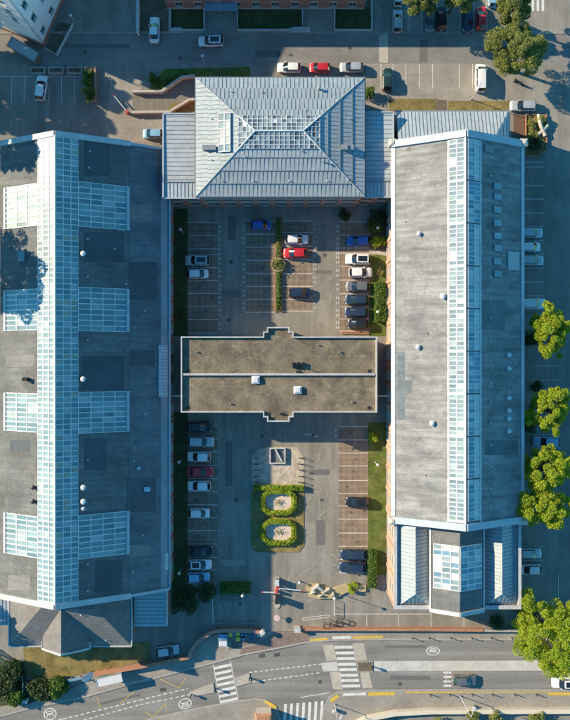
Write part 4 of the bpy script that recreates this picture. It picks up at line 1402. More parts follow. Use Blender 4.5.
# walls and gutter
facade(zb, (TX0 + .5, TY0 + .5), (TX1 - .5, TY0 + .5), 0, TE - .15, 9, [(0.8, 3.1), (4.4, 6.4), (7.2, 9.2)], 1.9, BRICK, pil=.55, framem=TEALF, margin=.3, mull=3)
facade(zb, (TX1 - .5, TY1 - .5), (TX0 + .5, TY1 - .5), 0, TE - .15, 9, [(0.8, 3.1), (4.4, 6.4), (7.2, 9.2)], 1.9, BRICK, pil=.55, framem=TEALF, margin=.3)
mb = MB().box(TX0 + .5, TX0 + .9, TY0 + .91, TY1 - .91, 0, TE - .1).box(TX1 - .9, TX1 - .5, TY0 + .91, TY1 - .91, 0, TE - .1)
mb.build('wall', BRICK, zb)
mb = MB()
for x0, x1, y0, y1 in ((TX0 - .15, TX1 + .15, TY0 - .18, TY0 + .02), (TX0 - .15, TX1 + .15, TY1 - .02, TY1 + .18), (TX0 - .18, TX0 + .02, TY0 + .03, TY1 - .03), (TX1 - .02, TX1 + .18, TY0 + .03, TY1 - .03)):
    mb.box(x0, x1, y0, y1, TE - .2, TE + .02)
mb.build('gutter', ZSEAM, zb)
mb = MB().box(TX0 + .4, TX1 - .4, TY0 + .28, TY0 + .48, 6.55, 6.8).box(TX0 + .4, TX1 - .4, TY0 + .28, TY0 + .48, 3.5, 3.75)
mb.build('string_course', STONE, zb)

# low side wings beside it
for nm, xa, xb, ya, yb, lb in (('side_wing', px2x(164, 8.5), TX0 + .45, px2y(197.5, 8.5), px2y(114.5, 8.5), 'flat zinc side wing between the left hall and the hipped zinc roof'),
                               ('side_wing', TX1 - .45, px2x(392.5, 8.5), px2y(196.5, 8.5), px2y(113, 8.5), 'flat zinc side wing between the hipped zinc roof and the right hall')):
    t = empty(nm, ((xa + xb) / 2, (ya + yb) / 2, 0), lb, 'building')
    lw = xb < 0
    pl = Plane((xa, ya, 8.45), (1, 0, 0), (0, yb - ya, .12))
    w_, l_ = xb - xa, yb - ya
    o = slope(t, pl, [(0, 0), (w_, 0), (w_, l_), (0, l_)], ZINCL, 'roof_slope', .2)
    seams(o, pl, [(0, 2.6), (w_, 2.6), (w_, l_), (0, l_)], .75, 'u', .06, .05)
    seams(o, pl, [(0, 0), (w_, 0), (w_, 2.5), (0, 2.5)], .62, 'v', .06, .05)
    mb = MB(); pl.slab(mb, [(0, 2.5), (w_, 2.5), (w_, 2.62), (0, 2.62)], .002, .14); mb.build('roof_upstand', ZSEAM, t)
    mb = MB().box(xa - .1, xb + .0, yb + .002, yb + .2, 8.3, 8.75).box(xa - .1, xb, ya - .2, ya - .002, 8.2, 8.55)
    mb.box(*((xa - .25, xa - .02) if lw else (xb + .02, xb + .25)), ya, yb, 8.2, 8.75)
    mb.build('parapet', COPBLUE, t)
    facade(t, (xa + .05, ya + .3), (xb - .05, ya + .3), 0, 8.2, 2, [(0.8, 3.0), (4.4, 6.4)], 1.5, BRICK, framem=TEALF)
    mb = MB().box(xa + .05, xb - .05, yb - .7, yb - .3, 0, 8.2)
    mb.build('wall', BRICK, t)

# ------------------------------------------------------------------ flat-roofed link in the middle
lk = empty('link_building', (-1, -1.5, 0), 'flat gravel-roofed link building with white stepped parapet across the courtyard', 'building')
LH = 8.0
PB = [(180.7, 336.5), (263, 336.5), (263, 331.5), (267, 331.5), (267, 327), (289.5, 327), (289.5, 331.5), (293.6, 331.5), (293.6, 336.5), (377.3, 336.5),
      (377.3, 412.5), (293.6, 412.5), (293.6, 417.3), (289.5, 417.3), (289.5, 421.8), (267, 421.8), (267, 417.3), (263, 417.3), (263, 412.5), (180.7, 412.5)]
out = [W(x, y, LH) for x, y in PB]


def inset(poly, d):
    n = len(poly)
    p = ccw(poly)
    res = []
    for i in range(n):
        a, b, c = Vector(p[i - 1]), Vector(p[i]), Vector(p[(i + 1) % n])
        e0, e1 = (b - a).normalized(), (c - b).normalized()
        n0, n1 = Vector((-e0.y, e0.x)), Vector((-e1.y, e1.x))
        res.append(tuple(b + n0 * d + n1 * d))
    return res


o_in = inset(out, .21)
mb = MB().poly(inset(out, .22), .0, LH - .75)
mb.build('wall', mat('cream_render', (0.50, 0.46, 0.39), 0.9, 0.08, 1.5, blotch=.1), lk)
mb = MB().poly(inset(out, .20), LH - .74, LH - .55); mb.build('gravel_roof', GRAVEL, lk)
oc = ccw(out)
mb = MB()
for i in range(len(oc)):
    j = (i + 1) % len(oc)
    a, b, c, d = oc[i], oc[j], o_in[j], o_in[i]
    mb.poly([a, b, c, d], LH - .73, LH)
mb.build('parapet', COPING, lk)
xa, ym = W(183, 374.4, LH); xb, _ = W(375, 374.4, LH)
MB().box(xa, xb, ym - .17, ym + .17, LH - .54, LH - .06).build('divider_coping', COPING, lk)
for px, py in ((255.7, 380), (297.8, 390)):
    x, y = W(px, py, LH)
    t = MB().box(x - .62, x + .62, y - .58, y + .58, LH - .545, LH - .2).build('dome_skylight', GREYM, lk)
    b_, m_ = [(x - .7, y - .65), (x + .7, y - .65), (x + .7, y + .65), (x - .7, y + .65)], [(x - .35, y - .33), (x + .35, y - .33), (x + .35, y + .33), (x - .35, y + .33)]
    MB().prism([(*p, LH - .2) for p in b_], [(*p, LH + .05) for p in m_]).build('dome', VENTW, t)
x, y = W(297.8, 365, LH)
mb = MB()
mb.box(x - .9, x + .9, y - .06, y + .06, LH - .1, LH + .02)
for dx in (-.8, 0, .8): mb.box(x + dx - .05, x + dx + .05, y - .5, y + .5, LH - .545, LH + .1)
mb.tube([(x, y, LH - .55), (x, y, LH + 1.2)], .04).box(x - .5, x + .5, y - .03, y + .03, LH + .9, LH + .95)
mb.box(x - .3, x + .3, y - 1.6, y - 1.0, LH - .545, LH - .1)
mb.build('roof_antenna', DARKM, lk)
for px, py in ((196, 352), (230, 404), (340, 352), (352, 402), (318, 345)):
    x, y = W(px, py, LH); MB().cyl(x, y, LH - .56, LH - .25, .10, .10, 8).cyl(x, y, LH - .25, LH - .18, .17, .12, 8).build('vent_pipe', GREYM, lk)
for px, py in ((188, 371), (370, 371), (188, 408), (370, 408)):
    x, y = W(px, py, LH); MB().box(x - .3, x + .3, y - .25, y + .25, LH - .56, LH - .52).build('roof_drain', DARKM, lk)
x, y = W(282.5, 414, LH); MB().cyl(x - .2, y, LH - .55, LH - .2, .22).cyl(x + .4, y - .1, LH - .55, LH - .3, .16).build('drain_cowl', DARKM, lk)
for a, b in (((172.5, 396), (181, 396)), ((377, 396), (389, 396))):
    x0, y0 = W(*a, 5.5); x1, _ = W(*b, 5.5)
    MB().tube([(x0 - .3, y0, 5.5), (x1 + .3, y0, 5.5)], .09, 8).build('link_pipe', LIGHTM, lk)

# ------------------------------------------------------------------ slate pavilion in the south-west
pv = empty('slate_pavilion', (-36.5, -44, 0), 'slate-roofed pavilion with a projecting gabled porch at the foot of the left hall', 'building')
vx0, vx1, vy0, vyr = -46.7, -26.1, -48.4, -41.0
ve, vr = 6.5, 10.0
rx0, rx1 = -40.4, -31.3
pS = south_plane(vx0, vy0, ve, vyr, vr)
pW = west_plane(vx0, HY0 - .02, ve, rx0, vr)
pE = east_plane(vx1, vy0, ve, rx1, vr)
for pl, pts, nm in ((pS, [(vx0, vy0, ve), (vx1, vy0, ve), (rx1, vyr, vr), (rx0, vyr, vr)], 'south_roof_slope'),
                    (pW, [(vx0, HY0 - .02, ve), (vx0, vy0, ve), (rx0, vyr, vr), (rx0, HY0 - .02, vr)], 'west_hip_slope'),
                    (pE, [(vx1, vy0, ve), (vx1, HY0 - .02, ve), (rx1, HY0 - .02, vr), (rx1, vyr, vr)], 'east_hip_slope')):
    slope(pv, pl, ccw([pl.uv(p) for p in pts]), SLATE, nm, .15)
MB().prism([(rx0, vyr, vr - .15), (rx1, vyr, vr - .15), (rx1, HY0 - .02, vr - .15), (rx0, HY0 - .02, vr - .15)], [(rx0, vyr, vr), (rx1, vyr, vr), (rx1, HY0 - .02, vr), (rx0, HY0 - .02, vr)]).build('top_flat', SLATE, pv)
facade(pv, (vx0 + .4, HY0 - .02), (vx0 + .4, vy0 + .4), 0, ve - .2, 2, [(.9, 3), (4, 5.6)], 1.4, BRICK)
facade(pv, (vx0 + .8, vy0 + .4), (vx1 - .8, vy0 + .4), 0, ve - .2, 6, [(.9, 3), (4, 5.6)], 1.4, BRICK)
facade(pv, (vx1 - .4, vy0 + .4), (vx1 - .4, HY0 - .02), 0, ve - .2, 2, [(.9, 3), (4, 5.6)], 1.4, BRICK)
mb = MB().box(vx0 - .12, vx1 + .12, vy0 - .2, vy0 + .02, ve - .25, ve + .12).box(vx0 - .2, vx0 + .02, vy0 + .03, HY0 - .1, ve - .25, ve + .12).box(vx1 - .02, vx1 + .2, vy0 + .03, HY0 - .1, ve - .25, ve + .12)
mb.build('gutter', COPING, pv)
# porch: gable running north-south
bx0, bxr, bx1, by0, bz, bzr = -40.8, -36.9, -33.0, -48.5, 7.4, 10.1
bW = west_plane(bx0, -43, bz, bxr, bzr)
bE = east_plane(bx1, by0, bz, bxr, bzr)
for pl, pts in ((bW, [(bx0, -46.4, bz), (bx0, by0, bz), (bxr, by0, bzr), (bxr, -41.0, bzr)]), (bE, [(bx1, by0, bz), (bx1, -46.4, bz), (bxr, -41.0, bzr), (bxr, by0, bzr)])):
    slope(pv, pl, ccw([pl.uv(p) for p in pts]), SLATE, 'porch_roof', .15)
prof = [(bx0 + .15, 0), (bx1 - .15, 0), (bx1 - .15, bz - .1), (bxr, bzr - .2), (bx0 + .15, bz - .1)]
mb = MB().prism([(x, by0 + .13, z) for x, z in prof][::-1], [(x, vy0 + 1.6, z) for x, z in prof][::-1])
mb.build('porch_wall', BRICK, pv)
for x0, x1 in ((bx0, bxr), (bxr, bx1)):
    z0, z1 = (bz, bzr) if x0 == bx0 else (bzr, bz)
    mb = MB().prism([(x0, by0 - .22, z0 - .3), (x1, by0 - .22, z1 - .3), (x1, by0 + .12, z1 - .3), (x0, by0 + .12, z0 - .3)], [(x0, by0 - .22, z0 + .22), (x1, by0 - .22, z1 + .22), (x1, by0 + .12, z1 + .22), (x0, by0 + .12, z0 + .22)])
    mb.build('bargeboard', COPING, pv)
MB().box(bx0 - .22, bx0 - .01, by0 - .2, -47.4, bz - .25, bz + .1).box(bx1 + .01, bx1 + .22, by0 - .2, -47.4, bz - .25, bz + .1).build('porch_gutter', COPING, pv)
for px, py in ((106, 640), (81, 615)):
    cowl(pv, pS, *plane_px(pS, px, py), .12, .35)

# zinc annexes either side of the pavilion
for xa, xb, ya, yb, lb in ((vx1 + .35, px2x(166, 6), px2y(626, 6), HY0 - .3, 'zinc-roofed annexe between the slate pavilion and the lawn strip'),
                           (px2x(-14, 6), vx0 - .35, px2y(625, 6), HY0 - .3, 'zinc-roofed annexe left of the slate pavilion at the photo edge')):
    t = empty('annexe', ((xa + xb) / 2, (ya + yb) / 2, 0), lb, 'building')
    pl = Plane((xa, ya, 5.6), (1, 0, 0), (0, yb - ya, .45))
    w_, l_ = xb - xa, (yb - ya) * 1.004
    o = slope(t, pl, [(0, 0), (w_, 0), (w_, l_), (0, l_)], ZINC, 'roof_slope', .15)
    seams(o, pl, [(0, 0), (w_, 0), (w_, l_), (0, l_)], .7 if lb.endswith('strip') else .6, 'u' if lb.endswith('strip') else 'v', .06, .05)
    facade(t, (xa + .2, ya + .2), (xb - .2, ya + .2), 0, 5.4, 2, [(.9, 3)], 1.4, BRICK)
    MB().box(xb - .6, xb - .2, ya + .62, yb, 0, 5.45).box(xa + .2, xa + .6, ya + .62, yb, 0, 5.45).build('wall', BRICK, t)
    MB().box(xa - .05, xb + .05, ya - .2, ya - .003, 5.35, 5.6).build('gutter', COPING, t)
    MB().box(xb + .003, xb + .2, ya, yb, 5.4, 6.05).build('edge_flashing', COPING, t)

# ------------------------------------------------------------------ brick house at the top
bh = empty('brick_house', (-3, 68, 0), 'long red brick house with white windows along the top edge', 'building')
hx0, hx1 = W(167.5, 8)[0], W(364, 8)[0]
hy = W(285, 9)[1]
facade(bh, (hx0, hy), (hx1, hy), 0, 8.6, 10, [(0.9, 2.6), (4.0, 5.7), (6.6, 8.0)], 1.3, BRICK, framem=WFRAME, margin=.5)
MB().box(hx0, hx0 + .4, hy + .42, hy + 11, 0, 8.6).box(hx1 - .4, hx1, hy + .42, hy + 11, 0, 8.6).box(hx0, hx1, hy + 11, hy + 11.4, 0, 8.6).build('wall', BRICK, bh)
pl = south_plane(hx0 - .3, hy - .4, 8.7, hy + 5.7, 11.2)
L_ = math.hypot(6.1, 2.5)
slope(bh, pl, [(0, 0), (hx1 - hx0 + .6, 0), (hx1 - hx0 + .6, L_), (0, L_)], mat('red_roof_tile', (0.30, 0.12, 0.07), .9, .15, 3), 'roof_slope')
pl = north_plane(hx1 + .3, hy + 11.8, 8.7, hy + 5.7, 11.2)
slope(bh, pl, [(0, 0), (hx1 - hx0 + .6, 0), (hx1 - hx0 + .6, L_), (0, L_)], MATS['red_roof_tile'], 'roof_slope')
MB().box(hx0 - .05, hx1 + .05, hy - .07, hy - .004, .0, .55).build('plinth', STONE, bh)
for px in (190, 0, 0)[:0]: pass
# glass canopies over the doors
for pxa, pxb in ((205, 220), (221.5, 236)):
    xa, xb = W(pxa, 8, 2.6)[0], W(pxb, 8, 2.6)[0]
    o = MB().prism([(xa, hy - 1.5, 2.45), (xb, hy - 1.5, 2.45), (xb, hy - .08, 2.75), (xa, hy - .08, 2.75)], [(xa, hy - 1.5, 2.5), (xb, hy - 1.5, 2.5), (xb, hy - .08, 2.8), (xa, hy - .08, 2.8)]).build('door_canopy', GLZ[2], bh)
    MB().box(xa - .06, xa - .003, hy - 1.5, hy - .08, 2.35, 2.7).box(xb + .003, xb + .06, hy - 1.5, hy - .08, 2.35, 2.7).build('canopy_bracket', WFRAME, o)
    xm = (xa + xb) / 2
    MB().box(xm - .5, xm + .5, hy - .05, hy - .003, .56, 2.3).build('door', TEALF, bh)


def low_wall(label, pts, w, h, m=STONE, cap=COPING, name='garden_wall', cat='wall', z=0.0, capw=.06):
    p = wpx(pts)
    cx = sum(q[0] for q in p) / len(p); cy = sum(q[1] for q in p) / len(p)
    t = empty(name, (cx, cy, z), label, cat)
    ribbon(MB(), p, w, z, z + h).build('wall_body', m, t)
    if cap: ribbon(MB(), p, w + capw, z + h + .002, z + h + .08).build('coping', cap, t)
    return t


low_wall('low pale wall round the small front garden left of the paved entrance', [(170.5, 9), (170.5, 31), (204.5, 31), (204.5, 10)], .25, .5)
low_wall('low pale wall in front of the wide middle garden', [(237.5, 10), (237.5, 31), (302.5, 31), (302.5, 10)], .25, .5)
low_wall('low pale wall round the garden at the right end of the brick house', [(334.5, 10), (334.5, 31), (371.5, 31), (371.5, 0)], .25, .5)
for (a, b, c, d), lb in (((170.5, 182, 28.5, 33.5), 'white stone steps at the corner of the small front garden'), ((289, 310, 28, 33), 'white stone steps at the corner of the wide middle garden')):
    (x0, y0), (x1, y1) = W(a, d), W(b, c)
    t = empty('steps', ((x0 + x1) / 2, (y0 + y1) / 2, 0), lb, 'steps')
    for k in range(3): MB().box(x0 + k * .3, x1, y0 + k * .22 + .05, y1, .17 * k, .17 * (k + 1) - .003).build('step', COPING, t)
low_wall('tall white wall beside the brown driveway at the top', [(138.8, -10), (138.8, 36)], .3, 1.6, BLOCKW)

# ------------------------------------------------------------------ white apartment block at the top left
ab = empty('apartment_block', (*W(30, 20), 0), 'tall white apartment block cut off by the top left corner', 'building')
c0 = Vector(W(44, 46.5))
e1 = Vector((.39, .92)); e2 = Vector((-.92, .39))       # along the east front, along the south front
e1.normalize(); e2.normalize()
AH = 17.5
pA, pB = c0 + e2 * 14, c0
facade(ab, tuple(pA), tuple(pB), 1.2, AH, 3, [(8.0, 9.6), (11, 12.6), (14, 15.6)], 1.2, BLOCKW, framem=WFRAME)
pC = c0 + e1 * 22
facade(ab, tuple(c0 + e1 * .01), tuple(pC), 1.2, AH, 6, [(2.2, 3.6), (7.0, 8.6), (11.5, 13.1)], 1.2, BLOCKW, framem=TEALF, th=.38)
q = [c0 + e2 * .0, c0 + e1 * 22, c0 + e1 * 22 + e2 * 14, c0 + e2 * 14]
MB().poly([tuple(p) for p in q], AH + .002, AH + .4).build('roof', GREYM, ab)
q = [c0 + e2 * .45 + e1 * .45, c0 + e1 * 21.8 + e2 * .45, c0 + e1 * 21.8 + e2 * 13.8, c0 + e2 * 13.8 + e1 * .45]
MB().poly([tuple(p) for p in q], 0.0, 1.1).build('core', BRICK, ab)
nE = Vector((e1.y, -e1.x)); nS = Vector((e2.x * 0 - e1.x, -e1.y))
for (s0, s1, m) in ((.0, 22, BRICK),):
    a, b = c0 - nE * .03, c0 + e1 * s1 - nE * .03
    ribbon(MB(), [tuple(c0 + nE * .03 + e1 * .0), tuple(c0 + nE * .03 + e1 * 22)], .1, 0, 1.19).build('plinth', BRICK, ab)
ribbon(MB(), [tuple(c0 - e1 * .03), tuple(c0 - e1 * .03 + e2 * 14)], .1, 0, 1.19).build('plinth', BRICK, ab)
for k in range(1, 5):    # balconies on the south front
    zz = 1.2 + 3.0 * k + .1
    a = c0 + e2 * 6 - e1 * .02; b = c0 + e2 * 11 - e1 * .02
    f = -e1
    q = [a, b, b + f * 1.4, a + f * 1.4]
    o = MB().poly([tuple(p) for p in q], zz, zz + .18).build('balcony', BLOCKW, ab)
    rb = MB()
    for i in range(9):
        p = a + f * 1.35 + (b - a) * (i / 8)
        rb.tube([(p.x, p.y, zz + .18), (p.x, p.y, zz + 1.1)], .03, 5)
    p0, p1 = a + f * 1.35, b + f * 1.35
    rb.tube([(p0.x, p0.y, zz + 1.1), (p1.x, p1.y, zz + 1.1)], .04, 5)
    rb.build('railing', DARKM, o)
# its strip of garden and the shed
lawn([(46, 47), (58, 22), (74, 25), (57, 56)], EARTH, 'brown strip of garden beside the white apartment block', .05)
low_wall('low white fence round the brown garden strip', [(47, 50), (57.5, 56.5), (74, 25)], .1, .9, LIGHTM, None, 'garden_fence', 'fence')
t = empty('shed', (*W(23, 49), 0), 'long grey-blue flat-roofed shed beside the white apartment block', 'shed')
q = [W(11.7, 36.5, 2.6), W(38.6, 53, 2.6), W(34, 61.5, 2.6), W(7, 46, 2.6)]
MB().poly(inset(q, .2), 0, 2.4).build('wall', WOOD, t)
MB().poly(q, 2.402, 2.6).build('roof', ZINC, t)
mb = MB()
qq = ccw(q)
for i in range(4):
    ribbon(mb, [qq[i], qq[(i + 1) % 4]], .12, 2.602 + .004 * i, 2.66 + .004 * i)
mb.build('roof_edge', ZSEAM, t)

# ================================================================== CARS
CARM = {}


def car_parts(style):
    if style in CARM: return CARM[style]
    #        L     W     H    belt  hood  xfb   xft   xrt   xrb  (fractions of L)
    L, Wd, H, belt, hood, xfb, xft, xrt, xrb, dk = {
        'hatch': (4.15, 1.76, 1.47, .93, .86, .22, .03, -.37, -.465, None),
        'city': (3.65, 1.66, 1.50, .95, .88, .27, .08, -.38, -.475, None),
        'saloon': (4.65, 1.82, 1.45, .92, .84, .20, .03, -.24, -.37, .90),
        'estate': (4.65, 1.82, 1.50, .93, .86, .20, .03, -.40, -.47, None),
        'suv': (4.45, 1.86, 1.66, 1.04, .98, .22, .06, -.39, -.47, None),
        'van': (4.9, 1.92, 1.90, 1.10, 1.02, .34, .22, -.44, -.485, None),
    }[style]
    hw = Wd / 2
    rear = dk or belt
    st = [(-.5, .58, .84), (-.492, .74, .90), (-.475, rear - .04, .945), (-.44, rear, .97), (-.33, rear if dk else belt, .99), (-.2, belt, 1.0), (0, belt, 1.0), (xfb - .03, belt - .01, 1.0),
          (xfb + .03, hood + .03, .99), (.36, hood - .02, .975), (.43, hood - .08, .945), (.47, hood - .16, .90), (.49, hood - .28, .84), (.5, .46, .76)]
    st.sort()
    body = MB()
    prof = []
    for fx, zt, ws in st:
        w = hw * ws
        half = [(0.0, zt + .03), (.45 * w, zt + .02), (.80 * w, zt - .005), (.93 * w, zt - .05), (.985 * w, zt - .16), (w, min(zt - .22, .58)), (.985 * w, .36), (.93 * w, .20)]
        ring = [(fx * L, y, z) for y, z in half] + [(fx * L, -y, z) for y, z in half[:0:-1]]
        prof.append(ring)
    n = len(prof[0])
    vv = [p for r_ in prof for p in r_]
    ff = []
    for i in range(len(prof) - 1):
        for k in range(n):
            k2 = (k + 1) % n
            ff.append((i * n + k, (i + 1) * n + k, (i + 1) * n + k2, i * n + k2))
    ff.append(tuple(range(n))); ff.append(tuple((len(prof) - 1) * n + k for k in range(n - 1, -1, -1)))
    body.add(vv, ff)
    wb, wt = hw * .875, hw * .70
    zr = H - .05
    ys = (-1, -.6, 0, .6, 1)

    def panel(xb, zb, wb_, xt, zt, wt_, bow_b, bow_t, crown_b=0.0, crown_t=0.0):
        m = MB(); rows = []
        for t in (0, .5, 1):
            for y in ys:
                bw = bow_b + (bow_t - bow_b) * t; cr = crown_b + (crown_t - crown_b) * t
                w = wb_ + (wt_ - wb_) * t
                rows.append(((xb + (xt - xb) * t) * L + bw * (1 - y * y), w * y, zb + (zt - zb) * t + cr * (1 - y * y)))
        m.add(rows, [(i * 5 + k, i * 5 + k + 1, (i + 1) * 5 + k + 1, (i + 1) * 5 + k) for i in range(2) for k in range(4)])
        return m
    bb = belt - .03
    wind = panel(xfb, bb, wb * .96, xft, zr, wt * .97, .16, .09, .02, .035)
    rearw = panel(xrb, rear - .03, wb * .94, xrt, zr, wt * .95, -.10, -.05, .02, .035)
    roof = MB(); rows = []
    for i, t in enumerate((0, .25, .5, .75, 1)):
        for y in ys:
            x = (xrt + (xft - xrt) * t) * L + (-.05 + .14 * t) * (1 - y * y)
            rows.append((x, wt * y, zr + .035 * (1 - y * y) + .04 * math.sin(math.pi * t)))
    roof.add(rows, [(i * 5 + k, (i + 1) * 5 + k, (i + 1) * 5 + k + 1, i * 5 + k + 1) for i in range(4) for k in range(4)])
    for s in (-1, 1):       # rounded roof edge down to the glass
        e = [((xrt + (xft - xrt) * t) * L, s * wt, zr + .04 * math.sin(math.pi * t)) for t in (0, .25, .5, .75, 1)]
        f_ = [(x, s * (wt + .05), zr - .07) for x, y, z in e]
        roof.add(e + f_, [(i, i + 1, 6 + i, 5 + i) if s < 0 else (i + 1, i, 5 + i, 6 + i) for i in range(4)])
    side = []
    for s in (-1, 1):
        m = MB()
        m.add([(xrb * L, s * wb * .94, bb), (xfb * L, s * wb * .96, bb), (xft * L, s * wt * .97, zr - .01), (xrt * L, s * wt * .95, zr - .01)], [(0, 1, 2, 3) if s < 0 else (3, 2, 1, 0)])
        side.append(m)
    pil = MB()
    for s in (-1, 1):
        for (xb_, xt_, w_) in ((xfb, xft, .045), ((xfb + xrb) / 2 - .01, (xft + xrt) / 2 - .01, .05), (xrb + .012, xrt + .01, .09 if style != 'van' else .3)):
            yb, yt = s * (wb * .955 + .006), s * (wt * .965 + .008)
            pil.add([(xb_ * L - w_, yb, bb), (xb_ * L + w_, yb, bb), (xt_ * L + w_, yt, zr), (xt_ * L - w_, yt, zr)], [(0, 1, 2, 3) if s < 0 else (3, 2, 1, 0)])
    hl, tl, mir, tyre, rim = [], [], [], [], []
    for s in (-1, 1):
        hl.append(MB().prism([(L * .44, s * hw * .60, hood - .22), (L * .478, s * hw * .60, hood - .25), (L * .455, s * hw * .90, hood - .22), (L * .41, s * hw * .915, hood - .18)][::s],
                             [(L * .43, s * hw * .60, hood - .085), (L * .476, s * hw * .60, hood - .16), (L * .45, s * hw * .90, hood - .14), (L * .40, s * hw * .90, hood - .075)][::s]))
        tl.append(MB().box(-L * .497, -L * .455, s * hw * .72, s * hw * .935, rear - .30, rear - .07))
        mir.append(MB().box(L * (xfb - .06) - .09, L * (xfb - .06) + .09, s * (hw * .93), s * (hw * 1.0 + .13), belt - .02, belt + .13))
        for fx in (-.30, .315):
            tyre.append((fx * L, s * (hw - .11)))
    wr = .32 if style != 'suv' else .36
    T = MB(); n = 14
    a = [2 * math.pi * i / n for i in range(n)]
    T.prism([(wr * math.cos(t), -.115, wr * math.sin(t)) for t in a], [(wr * math.cos(t), .115, wr * math.sin(t)) for t in a])
    Rm = MB().prism([(wr * .62 * math.cos(t), -.128, wr * .62 * math.sin(t)) for t in a], [(wr * .62 * math.cos(t), .128, wr * .62 * math.sin(t)) for t in a])
    pl = [MB().box(L * .490, L * .507, -.26, .26, .40, .52), MB().box(-L * .507, -L * .494, -.26, .26, .52, .64)]
    sun_ = MB().box((xrt + .05) * L, (xft - .045) * L, -wt * .72, wt * .72, zr + .055, zr + .078)
    d = dict(L=L, wr=wr, wheels=tyre,
             body=body.mesh('body', CP['white'], smooth=True), windscreen=wind.mesh('windscreen', CGLASS, smooth=True), rear_window=rearw.mesh('rear_window', CGLASS, smooth=True),
             roof=roof.mesh('roof', CP['white'], smooth=True), side=[m.mesh('side_window', CGLASS) for m in side], pillars=pil.mesh('pillar', CP['white']),
             hl=[m.mesh('headlight', HEADL) for m in hl], tl=[m.mesh('tail_light', TAILL) for m in tl], mir=[m.mesh('wing_mirror', CP['white']) for m in mir],
             tyre=T.mesh('wheel', TYRE, smooth=False), rim=Rm.mesh('rim', RIM), plate=[m.mesh('number_plate', PLATE) for m in pl], sunroof=sun_.mesh('sunroof', CGLASS))
    CARM[style] = d
    return d


def paint_it(o, m):
    o.material_slots[0].link = 'OBJECT'
    o.material_slots[0].material = m


def car(px, py, deg, style, colour, label, z=0.012, sunroof=False, group=None, darkroof=False):
    d = car_parts(style)
    x, y = W(px, py, .6)
    t = empty('parked_car', (x, y, z), label, 'car', group, R(deg))
    m = CP[colour]
    for nm in ('body', 'roof', 'pillars'):
        o = link({'pillars': 'pillar'}.get(nm, nm), d[nm], t); paint_it(o, CP['black'] if darkroof and nm == 'roof' else m)
    link('windscreen', d['windscreen'], t); link('rear_window', d['rear_window'], t)
    for k in (0, 1):
        link('side_window', d['side'][k], t); link('headlight', d['hl'][k], t); link('tail_light', d['tl'][k], t); link('number_plate', d['plate'][k], t)
        o = link('wing_mirror', d['mir'][k], t); paint_it(o, m)
    for wx, wy in d['wheels']:
        w = link('wheel', d['tyre'], t, (wx, wy, d['wr'])); link('rim', d['rim'], w)
    if sunroof: link('sunroof', d['sunroof'], t)
    return t


